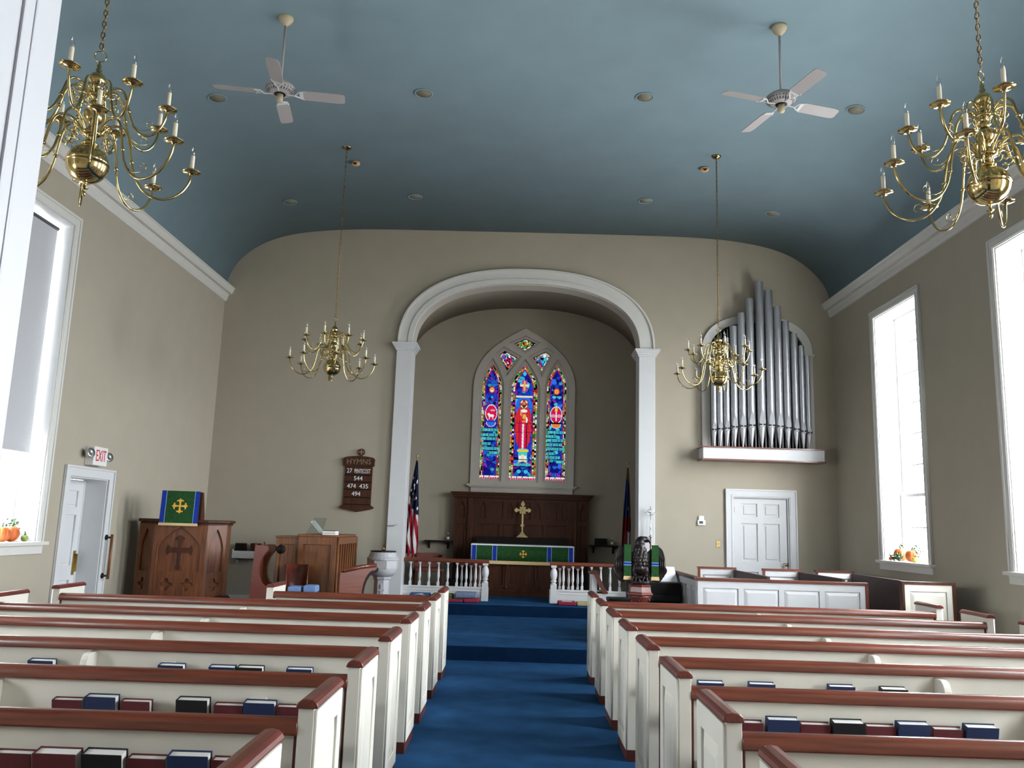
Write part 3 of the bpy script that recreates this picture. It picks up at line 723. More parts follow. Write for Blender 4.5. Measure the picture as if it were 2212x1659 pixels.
rackrow([('maroon', -2.205), ('blue', -2.035), ('maroon', -1.865), ('black', -1.58), ('maroon', -1.40), ('blue', -1.245), ('maroon', -1.09)], 5, -1)
rackrow([('maroon', -1.90), ('maroon_big', -1.725), ('black', -1.545), ('maroon', -1.385), ('blue', -1.225), ('maroon', -1.065)], 6, -1)
rackrow([('blue', -2.88), ('blue', -2.08), ('blue', -1.77), ('black', -1.60), ('blue', -1.30)], 4, -1)
rackrow([('maroon', 1.16), ('blue', 1.33), ('maroon', 1.49), ('black', 1.645), ('maroon', 1.81), ('blue', 1.965), ('maroon', 2.135), ("blue", 2.295)], 5, 1)
rackrow([('blue', 1.195), ('blue', 1.505), ('blue', 1.985), ("black", 2.295)], 4, 1)
for (x, y, z, lb) in ((-1.27, ROWS[5] + .002, .728, 'folded white paper slipped into a navy hymnal behind the left sixth pew'), (-2.12, ROWS[4] + .002, .728, 'small white paper slip sticking out of a navy hymnal behind the left fifth pew')):
    tag(MB().box(x - .04, y - .012, z - .05, x + .04, y + .012, z + .012).obj('paper_slip', 'paper'), lb, 'paper')

# ------------------------------------------------------------------ chandeliers
def circle_pts(c, r, a0, a1, n): return [(c[0] + r * math.cos(math.radians(a0 + (a1 - a0) * i / n)), c[1] + r * math.sin(math.radians(a0 + (a1 - a0) * i / n))) for i in range(n + 1)]
def rz(path, phi): return [(r * math.cos(phi), r * math.sin(phi), z) for r, z in path]
def chandelier(topz):
    g = empty('chandelier')
    pr = [(0, -.195), (.008, -.190), (.012, -.175), (.006, -.165), (.006, -.155), (.020, -.148), (.020, -.143), (.006, -.138), (.008, -.118), (.02, -.108)]
    MB().lathe(pr, seg=14).obj('finial', 'brass', g, smooth=True)
    pr = [(.114 * math.sin(PI * i / 18), -.114 * math.cos(PI * i / 18)) for i in range(1, 18)]
    pr.insert(9, (.118, 0))
    MB().lathe([(0, -.114)] + pr + [(0, .114)], seg=40).obj('globe', 'brass', g, smooth=True)
    st = [(.02, .10), (.045, .112), (.048, .125), (.03, .135), (.022, .15), (.03, .165), (.055, .175), (.06, .19), (.045, .20), (.025, .215), (.02, .235)]
    st += [(.055 * math.sin(a_) + .001, .297 - .055 * math.cos(a_)) for a_ in [PI * i / 12 for i in range(2, 11)]]
    st += [(.02, .355), (.035, .365), (.022, .38), (.02, .40), (.045, .412), (.05, .425), (.035, .437), (.02, .45), (.018, .475)]
    st += [(.046 * math.sin(a_) + .001, .524 - .046 * math.cos(a_)) for a_ in [PI * i / 12 for i in range(2, 11)]]
    st += [(.012, .572), (.018, .585), (.010, .595), (.014, .61), (.006, .625), (.004, .64), (0, .642)]
    MB().lathe(st, seg=24).obj('stem', 'brass', g, smooth=True)
    MB().tube([(.033 * math.cos(a_), 0, .672 + .033 * math.sin(a_)) for a_ in [2 * PI * i / 20 for i in range(20)]], .0035, 6, True).obj('ring', 'brass', g, smooth=True)
    # chain
    mb = MB(); z = .72; k_ = 0; top = topz - .03
    nl = int((top - z) / .036) + 1; stp = (top - z) / nl
    for i in range(nl):
        zc = z + stp * (i + .5); a_ = (i % 2) * PI / 2 + .3
        pts = [(.011 * math.cos(t) * math.cos(a_), .011 * math.cos(t) * math.sin(a_), zc + .023 * math.sin(t)) for t in [2 * PI * q / 10 for q in range(10)]]
        mb.tube(pts, .0032, 5, True)
    mb.tube([(.004, .004, .70), (.006, -.006, (.70 + top) / 2), (.0, .004, top)], .0022, 5)
    mb.obj('chain', 'oldbrass', g, smooth=True)
    MB().lathe([(.012, topz - .045), (.02, topz - .035), (.05, topz - .028), (.065, topz - .012), (.066, topz - .004), (0, topz - .004)][::-1], seg=24).obj('ceiling_canopy', 'oldbrass', g, smooth=True)
    def arm(phi, kind):
        if kind == 'lower':
            path = [(.035, .17), (.055, .205), (.085, .245), (.125, .268), (.165, .262), (.195, .225), (.212, .16), (.228, .07), (.25, -.01), (.29, -.075), (.345, -.112), (.405, -.118), (.465, -.095), (.515, -.05), (.548, .01), (.56, .055), (.562, .082)]
            cr, cz_ = .562, .085; kn = (.228, .07)
        else:
            path = [(.03, .405), (.045, .435), (.07, .465), (.105, .48), (.14, .472), (.165, .44), (.18, .385), (.20, .315), (.225, .255), (.262, .215), (.305, .205), (.345, .225), (.378, .27), (.398, .325), (.405, .372)]
            cr, cz_ = .405, .375; kn = (.19, .345)
        pth = smooth_poly(path, 3)
        mb = MB().tube(rz(pth, phi), .0075, 7)
        mb.ball((kn[0] * math.cos(phi), kn[0] * math.sin(phi), kn[1]), .013, 8, 6)
        # scrolls at the hub and a thin wire scroll under the pan
        b0 = path[1]; cz0 = (b0[0] + .055, b0[1] - .012)
        mb.tube(rz([(cz0[0] + (.036 - .026 * t) * math.cos(3.0 - 6.5 * t), cz0[1] + (.036 - .026 * t) * math.sin(3.0 - 6.5 * t)) for t in [q / 16 for q in range(17)]], phi), .005, 6)
        mb.tube(rz([(cz0[0] - .005 + (.03 - .02 * t) * math.cos(-2.6 + 5.5 * t), cz0[1] - .062 + (.03 - .02 * t) * math.sin(-2.6 + 5.5 * t)) for t in [q / 12 for q in range(13)]], phi), .004, 6)
        wx = kn[0] + .012; w0 = (wx, kn[1] - .05)
        w = [w0, (wx + .03, kn[1] - .11), (wx + .08, kn[1] - .145), (wx + .13, kn[1] - .145)] if kind == 'lower' else [w0, (wx + .03, kn[1] - .09), (wx + .075, kn[1] - .11), (wx + .11, kn[1] - .10)]
        ec = (w[-1][0] + .002, w[-1][1] + .028)
        w += [(ec[0] + (.028 - .012 * t) * math.cos(-1.3 + 5 * t), ec[1] + (.028 - .012 * t) * math.sin(-1.3 + 5 * t)) for t in [q / 10 for q in range(1, 11)]]
        mb.tube(rz(smooth_poly(w, 2), phi), .0022, 5)
        A = mb.obj('arm', 'brass', g, smooth=True)
        c = (cr * math.cos(phi), cr * math.sin(phi), cz_)
        MB().lathe([(0, -.014), (.010, -.013), (.012, -.002), (.04, .0), (.054, .006), (.055, .009), (.040, .006), (.020, .008), (.016, .016), (.022, .022), (.022, .027), (0, .027)], c, 20).obj('drip_pan', 'brass', A, smooth=True)
        MB().lathe([(0, .024), (.012, .024), (.012, .112), (.009, .115), (0, .115)], c, 12).obj('candle', 'candle', A, smooth=True)
        MB().lathe([(0, .114), (.008, .115), (.0095, .125), (.013, .140), (.0125, .152), (.007, .168), (.002, .182), (0, .183)], c, 10).obj('bulb', 'bulb', A, smooth=True)
    for k_ in range(8): arm(math.radians(17 + 45 * k_), 'lower')
    for k_ in range(8): arm(math.radians(-5 + 45 * k_), 'upper')
    return g
ch = chandelier(6.83 - 3.66)
spots = [(-2.555, 11.03, 3.66, -.0, 'brass chandelier left of the altar arch, hanging over the front pews'), (2.64, 11.02, 3.66, .05, 'brass chandelier hanging in front of the organ pipes'),
         (-2.53, 4.5, 3.60, .25, 'large near brass chandelier beside the white door jamb, above the left window'), (2.62, 4.5, 3.61, .6, 'near brass chandelier cut by the right picture edge, close to the right cornice')]
for i, (x, y, z, a_, lb) in enumerate(spots):
    o = ch if i == 0 else copy_tree(ch)
    o.location = (x, y, z); o.rotation_euler = (0, 0, a_)
    tag(o, lb, 'chandelier', 'brass candle chandeliers')
for o in bpy.data.objects:
    pass

# ------------------------------------------------------------------ ceiling fans
def fan():
    g = empty('ceiling_fan')
    MB().lathe([(0, .83), (.075, .825), (.078, .80), (.06, .765), (.03, .735), (.018, .72), (0, .72)], seg=24).obj('canopy', 'fancream', g, smooth=True)
    MB().tube([(0, 0, .08), (0, 0, .74)], .0125, 10).obj('downrod', 'fanwhite', g, smooth=True)
    body = MB().lathe([(0, .10), (.03, .10), (.035, .07), (.115, .06), (.148, .035), (.155, .01), (.142, -.015), (.10, -.04), (.06, -.05), (0, -.05)], seg=40).obj('motor_housing', 'fanwhite', g, smooth=True)
    mb = MB()
    for k_ in range(28):
        a_ = 2 * PI * k_ / 28
        mb.add([(r * math.cos(a_ + d), r * math.sin(a_ + d), z) for r, z, d in ((.152, -.006, -.035), (.152, -.006, .035), (.108, -.0385, .035), (.108, -.0385, -.035))], [(0, 1, 2, 3)])
    mb.obj('vent', 'void', body)
    MB().lathe([(0, -.052), (.058, -.052), (.062, -.046), (.062, -.044)], seg=28).obj('motor_plate', 'black', g, smooth=True)
    MB().lathe([(0, -.135), (.028, -.132), (.034, -.12), (.034, -.055), (0, -.055)], seg=20).obj('switch_housing', 'fancream', g, smooth=True)
    for k_ in range(4):
        a_ = PI / 2 * k_
        out = [(.20, -.055), (.245, -.068), (.60, -.070), (.65, -.060), (.66, -.04), (.66, .04), (.65, .060), (.60, .070), (.245, .068), (.20, .055)]
        R2 = Matrix.Rotation(a_, 4, 'Z') @ Matrix.Translation((0, 0, -.035)) @ Matrix.Rotation(math.radians(-13), 4, 'X')
        bl = MB().prism(out, -.004, .004, 'z').xf(R2).obj('blade', 'fanwhite', g)
        mb = MB().tube([(.07, 0, -.012), (.15, 0, -.02), (.20, -.045, .0), (.25, -.06, -.008)], .007, 6).tube([(.15, 0, -.02), (.20, .045, .0), (.25, .06, -.008)], .007, 6)
        mb.box(.20, -.05, -.009, .235, .05, -.004).xf(R2).obj('blade_iron', 'white', bl)
    return g
fp = fan()
for i, (x, y, a_, lb) in enumerate(((-2.58, 7.98, 9, 'white four-blade ceiling fan left of the aisle'), (2.57, 7.94, 17, 'white four-blade ceiling fan right of the aisle'))):
    o = fp if i == 0 else copy_tree(fp); o.location = (x, y, 6.0); o.rotation_euler = (0, 0, math.radians(a_)); tag(o, lb, 'ceiling fan', 'white ceiling fans')

# ------------------------------------------------------------------ recessed lights, detectors
def ceil_z(x):
    for (x0, z0), (x1, z1) in zip(cc, cc[1:]):
        if x0 <= x <= x1: return z0 + (z1 - z0) * (x - x0) / (x1 - x0), math.atan2(z1 - z0, x1 - x0)
    return 6.83, 0
names8 = [('far left', 'near row'), ('inner left', 'near row'), ('inner right', 'near row'), ('far right', 'near row'), ('far left', 'row by the altar wall'), ('inner left', 'row by the altar wall'), ('inner right', 'row by the altar wall'), ('far right', 'row by the altar wall')]
rl = None
for i, (x, y) in enumerate(((-3.86, 9.55), (-1.30, 9.48), (1.40, 9.45), (3.96, 9.45), (-3.86, 12.9), (-1.80, 12.76), (1.90, 12.7), (3.97, 12.85))):
    z, a_ = ceil_z(x)
    if rl is None:
        o = rl = empty('recessed_light')
        MB().lathe([(.098, .0), (.115, -.001), (.115, -.006), (.107, -.009), (.096, -.008), (.098, .0)], seg=32, caps=False).obj('trim_ring', 'ceiling', o, smooth=True)
        MB().lathe([(0, -.0045), (.098, -.0045), (.098, -.001), (0, -.001)], seg=28).obj('lens', 'spotlens', o, smooth=True)
    else: o = copy_tree(rl)
    o.location = (x, y, z - .002); o.rotation_euler = (0, -a_, 0); q = names8[i]
    tag(o, 'round recessed ceiling light, %s one of the %s' % q, 'recessed light', 'round recessed ceiling lights')
for x, y, z, lb in ((-2.52, 11.5, None, 'beige smoke detector beside the left chandelier chain'), (2.56, 11.42, None, 'beige smoke detector beside the right chandelier chain'), (.03, 15.1, 6.045, 'small smoke detector on the altar alcove vault')):
    zz = z or ceil_z(x)[0]
    o = empty('smoke_detector', (x, y, zz - .004), 0, lb, 'smoke detector', 'smoke detectors')
    MB().lathe([(0, -.045), (.045, -.042), (.06, -.03), (.064, 0), (0, 0)], seg=24).obj('housing', 'detector', o, smooth=True)
    MB().box(-.035, -.062, -.034, .035, -.052, -.026).box(-.02, -.062, -.044, .02, -.03, -.040).obj('slot', 'black', o)

# ------------------------------------------------------------------ hymn board
g = empty('hymn_board', (-2.735, BY, 1.79), 0, 'dark wooden board headed HYMNS with white numbers, beside the left pilaster', 'hymn board')
MB().box(-.235, -.035, .10, .235, -.001, .80).obj('back_board', 'darkoak', g, bevel=.003)
hd = [(-.265, .775), (.265, .775), (.265, .86), (.27, .88), (.262, .90)] + [(.262 * math.cos(math.radians(a_)) , .90 + .045 * math.sin(math.radians(a_))) for a_ in range(20, 161, 20)] + [(-.262, .90), (-.27, .88), (-.265, .86)]
MB().prism(hd, -.055, -.001).obj('header', 'darkoak', g, bevel=.004)
text('carved_lettering', 'HYMNS', .125, XZ(-.058) @ Matrix.Translation((0, .845, 0)), 'carved', g, .003, width=.41)
mb = MB().lathe([(0, -.015), (.058, -.015), (.058, .015), (0, .015)], seg=16).xf(Matrix.Translation((.03, -.028, 1.015)) @ Matrix.Rotation(PI / 2, 4, 'X'))
mb.box(.015, -.04, .93, .045, -.012, .97); cr = mb.obj('cross_finial', 'darkoak', g, bevel=.002)
mb = MB().box(.02, -.05, .97, .04, -.042, 1.06).box(-.015, -.05, 1.005, .075, -.042, 1.025); mb.obj('cross_relief', 'carved', cr)
bt = [(-.235, .12), (-.235, .115), (-.29, .085), (-.285, .065), (-.24, .045), (0, 0), (.24, .045), (.285, .065), (.29, .085), (.235, .115), (.235, .12)]
MB().prism(bt, -.048, -.001).obj('bottom_plate', 'darkoak', g, bevel=.004)
for k_, z in enumerate((.62, .505, .38, .245, .125)):
    MB().box(-.232, -.050, z - .008, .232, -.034, z + .008).obj('rail', 'blackwood', g, bevel=.002)
for k_, (s_, x, z, sz, sx) in enumerate((('27', -.155, .69, .105, .088), ('PENTECOST', .065, .685, .105, .27), ('544', .0, .562, .105, .148), ('474', -.105, .43, .105, .148), ('435', .105, .43, .105, .148), ('494', -.02, .30, .105, .148))):
    text('number_card' if s_[0].isdigit() else 'word_card', s_, sz, XZ(-.040) @ Matrix.Translation((x, z, 0)), 'lettering', g, .003, width=sx)

# ------------------------------------------------------------------ embroidered cross motif (flared arms)
def motif(r, depth, mtx, parent, name='embroidered_cross', m_='gold'):
    q = [(.07, .07), (.09, .30), (.16, .48), (.36, .60), (.46, .48), (.50, .62), (.40, .80), (.22, .78), (.12, .84), (0, 1.0)]
    pts = []
    arm1 = [(.10, .10), (.10, .42), (.20, .62), (.36, .60), (.42, .52), (.40, .70), (.26, .80), (.13, .78), (0, 1.0)]
    half = arm1 + [(-x, y) for x, y in arm1[-2::-1]]
    for k_ in range(4):
        a_ = -PI / 2 * k_
        pts += [(r * (x * math.cos(a_) - y * math.sin(a_)), r * (x * math.sin(a_) + y * math.cos(a_))) for x, y in reversed(half[:-1])][::-1] if False else [(r * (x * math.cos(a_) - y * math.sin(a_)), r * (x * math.sin(a_) + y * math.cos(a_))) for x, y in half[::-1][:-1]]
    return plate(name, [pts], depth, mtx, m_, parent)

# ------------------------------------------------------------------ pulpit
px_, py_ = -4.49, 11.30
g = empty('pulpit', (px_, py_, .185), math.radians(9), 'carved dark wood pulpit in the left corner, hung with a green cloth', 'pulpit')
def ring(hw, front, side, back): return [(-hw, back), (-hw, side), (-.33 * hw / .57, front), (.33 * hw / .57, front), (hw, side), (hw, back)]
MB().prism(ring(.50, .10, .26, .5), .0, .30, 'z').obj('pedestal', 'darkoak', g)
MB().prism(ring(.60, -.03, .17, .56), .30, .35, 'z').prism(ring(.585, -.015, .18, .55), .35, .39, 'z').obj('base_moulding', 'pulpitwood', g, bevel=.01)
MB().prism(ring(.555, .02, .20, .52), .39, 1.34, 'z').obj('body', 'pulpitwood', g)
MB().prism(ring(.60, -.04, .17, .56), 1.36, 1.40, 'z').prism(ring(.575, -.015, .18, .54), 1.33, 1.36, 'z').obj('top_ledge', 'darkoak', g, bevel=.01)
# framed faces: centre, left, right
def face_frame(x0, y0, x1, y1, nq):
    w = math.hypot(x1 - x0, y1 - y0); a_ = math.atan2(y1 - y0, x1 - x0)
    T_ = Matrix.Translation((x0, y0, 0)) @ Matrix.Rotation(a_, 4, 'Z') @ XZ(-.012)
    loops = [rect(0, .39, w, 1.34)]
    st = .05
    if nq == 2:
        loops.append(pointed(w / 2, .72, 1.0, w / 2 - st, 1.30, 10, 1.7))
        for c_ in (w * .30, w * .70): loops.append([(c_ + (.062 + .022 * math.cos(4 * t)) * math.cos(t), .55 + (.062 + .022 * math.cos(4 * t)) * math.sin(t)) for t in [2 * PI * i / 32 for i in range(32)]])
    else:
        loops.append(pointed(w / 2, .72, 1.0, w / 2 - st, 1.28, 10, 1.7)); c_ = w / 2
        loops.append([(c_ + (.06 + .022 * math.cos(4 * t)) * math.cos(t), .55 + (.06 + .022 * math.cos(4 * t)) * math.sin(t)) for t in [2 * PI * i / 32 for i in range(32)]])
    p = plate('carved_front', loops, .03, T_, 'pulpitwood', g, bevel=.004)
    return T_
x_ = .33 * .555 / .57
Tc = face_frame(-x_, .02, x_, .02, 2); face_frame(-.555, .20, -x_, .02, 1); face_frame(x_, .02, .555, .20, 1)
cr = [(-.022, .74), (-.03, .78), (-.018, .80), (-.02, .97), (-.13, .965), (-.15, .93), (-.165, 1.0), (-.15, 1.07), (-.13, 1.03), (-.02, 1.025), (-.022, 1.13), (-.06, 1.15), (0, 1.19), (.06, 1.15), (.022, 1.13), (.02, 1.025), (.13, 1.03), (.15, 1.07), (.165, 1.0), (.15, .93), (.13, .965), (.02, .97), (.018, .80), (.03, .78), (.022, .74)]
plate('carved_cross', [cr], .02, Tc @ Matrix.Translation((x_, 0, -.006)), 'darkoak', g, bevel=.003)
for xx, yy in ((-x_, .012), (x_, .012), (-.555, .19), (.555, .19)): MB().box(xx - .022, yy - .02, .39, xx + .022, yy + .03, 1.335).obj('corner_post', 'pulpitwood', g, bevel=.006)
g2 = empty('reading_desk', (px_ - .05, py_ + .08, 1.586), math.radians(9), 'sloping book desk standing on top of the pulpit ledge behind the green cloth', 'reading desk')
MB().prism([(-.03, .0), (.04, .0), (.22, 0), (.22, .05), (.05, .365), (-.03, .368), (-.035, .34)], -.25, .26, 'x').obj('desk_board', 'darkoak', g2)
g3 = empty('pulpit_cloth', (px_ - .035, py_ + .00, 1.586), math.radians(9), 'green pulpit hanging with blue side bands and a gold cross', 'altar cloth')
def drop(w0, z0, w1, z1, y0, y1, th=.006):
    """flat hanging piece, slightly flared"""
    return MB().add([(-w0, y0, z0), (w0, y0, z0), (w1, y1, z1), (-w1, y1, z1), (-w0, y0 + th, z0), (w0, y0 + th, z0), (w1, y1 + th, z1), (-w1, y1 + th, z1)], [(0, 3, 2, 1), (4, 5, 6, 7), (0, 1, 5, 4), (1, 2, 6, 5), (2, 3, 7, 6), (3, 0, 4, 7)])
drop(.245, .375, .245, -.05, -.035, -.065).obj('cloth', 'green', g3)
for s_ in (-1, 1):
    drop(.030, .3755, .030, -.05, -.037, -.067, .003).xf(Matrix.Translation((s_ * .212, 0, 0))).obj('side_band', 'blue', g3)
    for e in (.0295,): drop(.003, .3755, .003, -.05, -.038, -.069, .003).xf(Matrix.Translation((s_ * (.212 - e), 0, 0))).obj('braid', 'paleblue', g3)
drop(.247, -.05, .25, -.085, -.070, -.073, .01).obj('fringe', 'fringe', g3)
motif(.105, .004, Matrix.Translation((0, -.053, .175)) @ Matrix.Rotation(-.07, 4, 'X') @ XZ(0), g3)
MB().box(-3.98, 11.25, .186, -3.80, 11.45, .60).obj('floor_speaker', 'black', bevel=.03)
tag(bpy.data.objects['floor_speaker'], 'small black loudspeaker on the floor right of the pulpit', 'loudspeaker')

# ------------------------------------------------------------------ wall shelf left with books
g = empty('wall_bookshelf', (-4.50, BY, .97), 0, 'small white wall shelf box right of the pulpit', 'shelf')
MB().box(-.235, -.17, .0, .235, -.001, .015).box(-.235, -.17, .015, .235, -.16, .12).box(-.235, -.17, .015, -.22, -.001, .14).box(.22, -.17, .015, .235, -.001, .14).obj('shelf_box', 'white', g, bevel=.003)
MB().prism([(-.16, 0), (-.001, 0), (-.001, -.10)], -.2, -.18, 'x').obj('bracket', 'trimgrey', g)
tag(MB().box(-4.70, 14.16, .986, -4.53, 14.25, 1.215).obj('dark_bound_book', 'blackwood', bevel=.004), 'dark bound book in the white wall shelf, nearer the pulpit', 'book', 'dark books in the white wall shelf')
tag(MB().box(-4.44, 14.15, .986, -4.285, 14.26, 1.22).obj('dark_bound_book', 'darkoak', bevel=.004), 'brown bound book in the white wall shelf, nearer the organ console', 'book', 'dark books in the white wall shelf')

# ------------------------------------------------------------------ clergy stall, chair, cushions
def stall_profile(): return [(-.28, 0), (-.24, 1.05), (-.22, 1.095), (-.09, 1.10), (-.06, 1.05), (-.085, 1.0), (-.13, .93), (-.16, .80), (-.14, .66), (-.06, .57), (.10, .535), (.22, .50), (.25, .44), (.20, .38), (.17, .25), (.20, 0)]
g = empty('clergy_stall', (-3.20, 11.15, .185), 0, 'dark clergy stall with tall curved end panels left of the organ console', 'bench')
for y in (0, .36): MB().prism(smooth_poly(stall_profile(), 2), y, y + .05).obj('end_panel', 'mahogany_y' if y == 0 else 'darkoak', g, bevel=.006)
MB().box(-.25, .05, .05, -.22, .36, 1.02).obj('back_panel', 'darkoak', g); MB().box(-.22, .05, .42, .20, .36, .45).obj('seat', 'darkoak', g)
mb = MB().lathe([(0, 0), (.055, 0), (.06, .01), (.06, .045), (.055, .055), (0, .055)], seg=20).xf(Matrix.Translation((.0, .41, 1.04)) @ Matrix.Rotation(PI / 2, 4, 'X')); mb.obj('scroll_knob', 'blackwood', g, smooth=True)
g = empty('clergy_chair', (-3.03, 11.76, .185), 0, 'low red-brown chair with a curved back in front of the organ console', 'chair')
bk = [(.155 * math.cos(t), .17 * math.sin(t)) for t in [math.radians(a_) for a_ in range(10, 171, 16)]]
mb = MB(); n = len(bk)
mb.add([(x, y, .45) for x, y in bk] + [(x * 1.08, y * 1.08, .83) for x, y in bk] + [(x * .9, y * .9, .45) for x, y in bk] + [(x * .98, y * .98, .83) for x, y in bk], [(i, i + 1, n + i + 1, n + i) for i in range(n - 1)] + [(2 * n + i, 3 * n + i, 3 * n + i + 1, 2 * n + i + 1) for i in range(n - 1)] + [(n + i, n + i + 1, 3 * n + i + 1, 3 * n + i) for i in range(n - 1)] + [(0, n, 3 * n, 2 * n), (n - 1, 3 * n - 1, 4 * n - 1, 2 * n - 1)])
mb.obj('backrest', 'mahogany_y', g, smooth=True); MB().box(-.16, -.18, .40, .16, .17, .44).obj('seat', 'mahogany_y', g, bevel=.01)
for x in (-.13, .13):
    for y in (-.15, .13): MB().box(x - .018, y - .018, 0, x + .018, y + .018, .40).obj('leg', 'darkoak', g)
g = empty('low_bench', (-2.80, 11.17, .185), 0, 'low dark bench in front of the organ console carrying two blue cushions', 'bench')
MB().box(-.16, -.12, .48, .22, .14, .515).obj('seat', 'darkoak', g, bevel=.006)
for x in (-.13, .19): MB().box(x - .02, -.11, 0, x + .02, .13, .48).obj('leg', 'darkoak', g)
for x, w, dz, lb in ((-2.865, .088, 0, 'pale blue cushion on the low bench, left one'), (-2.665, .085, .02, 'pale blue cushion on the low bench, right one beside the panelled organ case')):
    tag(MB().box(x - w, 11.07, .7015, x + w, 11.28, .775 + dz).obj('seat_cushion', 'seatblue', bevel=.025, seg=3), lb, 'cushion', 'pale blue cushions')

# ------------------------------------------------------------------ organ console case
g = empty('organ_console', (-2.81, 12.0, .185), 0, 'panelled brown wooden organ console case with slatted right side', 'organ console')
H = 1.245
MB().box(-.275, .0, 0, .265, 1.40, H - .035).obj('case', 'oak', g)
MB().prism([(-.295, -.02), (.265, -.02), (.275, 1.36), (.20, 1.42), (-.295, 1.42)], H - .035, H, 'z').obj('lid', 'oak', g, bevel=.008)
plate('front_frame', [rect(-.275, 0, .265, H - .035), rect(-.20, .10, .19, H - .14)], .03, XZ(-.015), 'oak', g, bevel=.004)
plate('side_frame', [rect(0, 0, 1.40, H - .035)] + [rect(.07 + .163 * k_, .12, .07 + .163 * k_ + .115, H - .13) for k_ in range(8)], .03, YZ(.28), 'oak', g, bevel=.003)
MB().box(-.60, .05, 0, -.275, .75, H - .06).obj('side_cabinet', 'oak', g)
plate('side_cabinet_frame', [rect(-.60, 0, -.275, H - .06), rect(-.545, .12, -.345, H - .15)], .03, XZ(.035), 'oak', g, bevel=.004)
MB().box(-.615, .01, H - .06, -.272, .77, H - .035).obj('side_cabinet_lid', 'oak', g, bevel=.006)
TOP = .185 + H
tag(MB().add([(-3.0, 12.02, TOP), (-2.775, 12.02, TOP), (-2.775, 12.30, TOP + .235), (-2.95, 12.30, TOP + .235), (-3.0, 12.026, TOP), (-2.775, 12.026, TOP), (-2.775, 12.306, TOP + .235), (-2.95, 12.306, TOP + .235)], [(0, 1, 2, 3), (4, 7, 6, 5), (0, 4, 5, 1), (1, 5, 6, 2), (2, 6, 7, 3), (3, 7, 4, 0)]).obj('music_stand', 'perspex'), 'clear acrylic music stand on top of the brown organ console', 'music stand')
bpy.data.objects['music_stand'].data.materials.append(M['ink'])
for p in bpy.data.objects['music_stand'].data.polygons:
    if p.index in (4, 5): p.material_index = 1
T_ = Matrix.Translation((-2.93, 12.44, TOP + .105)) @ Matrix.Rotation(math.radians(48), 4, 'Y')
g = empty('leaning_book'); tag(g, 'white-paged book leaning behind the clear music stand', 'book'); g.matrix_world = T_
MB().box(-.11, -.10, -.019, .11, .10, .0).obj('pages', 'paper', g); MB().box(-.115, -.105, .0, .115, .105, .006).obj('cover', 'greystone', g)
for k_, (z, c_, lb) in enumerate(((0, 'linen', 'white book lying at the bottom of the pair on the organ console'), (.024, 'bookblack', 'black-covered book lying on a white book on the organ console'))):
    g = empty('lying_book', (-2.668, 12.12, TOP + z), 0, lb, 'book', 'books lying on the organ console')
    MB().box(-.09, -.11, .003, .09, .11, .028 if k_ else .018).obj('pages', 'paper', g); MB().box(-.093, -.113, .028 if k_ else .018, .093, .113, .034 if k_ else .023).box(-.093, -.113, 0, .093, .113, .003).obj('cover', c_, g)

# ------------------------------------------------------------------ bench end beside the font
g = empty('clergy_bench', (-2.33, 11.30, .185), math.radians(38), 'red-brown clergy bench with a scrolled arm in front of the grey font', 'bench')
pr = [(0, 0), (0, .72), (.02, .78), (.10, .80), (.42, .86), (.50, .87), (.545, .855), (.55, .82), (.52, .79), (.47, .785), (.41, .73), (.36, .62), (.34, .45), (.36, .25), (.42, .0)]
MB().prism(smooth_poly(pr, 2), 0, .045).obj('end_panel', 'mahogany', g, bevel=.006)
MB().prism([(x + .05, z - .03) for x, z in smooth_poly(pr, 2)], .046, .10).obj('end_panel', 'blackwood', g, bevel=.006)
MB().tube([(.04, -.02, .795), (.30, -.02, .845), (.52, -.02, .865)], .028, 10).obj('arm_rail', 'mahogany', g, smooth=True)
MB().box(.04, .101, .36, .34, .28, .40).obj('seat', 'darkoak', g)

# ------------------------------------------------------------------ font
g = empty('baptismal_font', (-2.09, 13.35, .185), 0, 'grey stone-coloured octagonal font standing before the left pilaster', 'font')
a8 = PI / 8
MB().lathe([(.23, 0), (.23, .06), (.19, .08), (.17, .12), (.135, .14), (.125, .18), (.122, .56), (.14, .575), (.145, .60), (.135, .612)], seg=8, ang=a8).obj('stem', 'greystone', g)
MB().lathe([(.13, .61), (.165, .625), (.20, .655), (.222, .69), (.232, .725), (.232, .735)], seg=32).lathe([(.2, .736), (.25, .737), (.25, .86), (.0, .86)], seg=8, ang=a8).obj('bowl', 'greystone', g, auto=30)
MB().lathe([(.243, .861), (.25, .875), (.25, .895), (.235, .905), (.222, .93), (.215, .955), (.20, .985), (0, .99)], seg=24).obj('cover', 'greystone', g, smooth=False)
MB().lathe([(0, .991), (.20, .991), (.20, 1.005), (0, 1.005)], seg=24).obj('lid_plate', 'black', g)
mb = MB().lathe([(.045, 1.005), (.03, 1.02), (.012, 1.03), (.008, 1.05), (0, 1.05)], seg=12).box(-.006, -.006, 1.04, .006, .006, 1.115).box(-.03, -.006, 1.075, .03, .006, 1.088)
mb.obj('cross_handle', 'oldbrass', g)
mb = MB().box(-.012, -.128, .30, .012, -.112, .50).box(-.055, -.128, .40, .055, -.112, .424).xf(Matrix.Rotation(math.radians(4), 4, 'Z'))
mb.obj('relief_cross', 'greystone', g, bevel=.003)

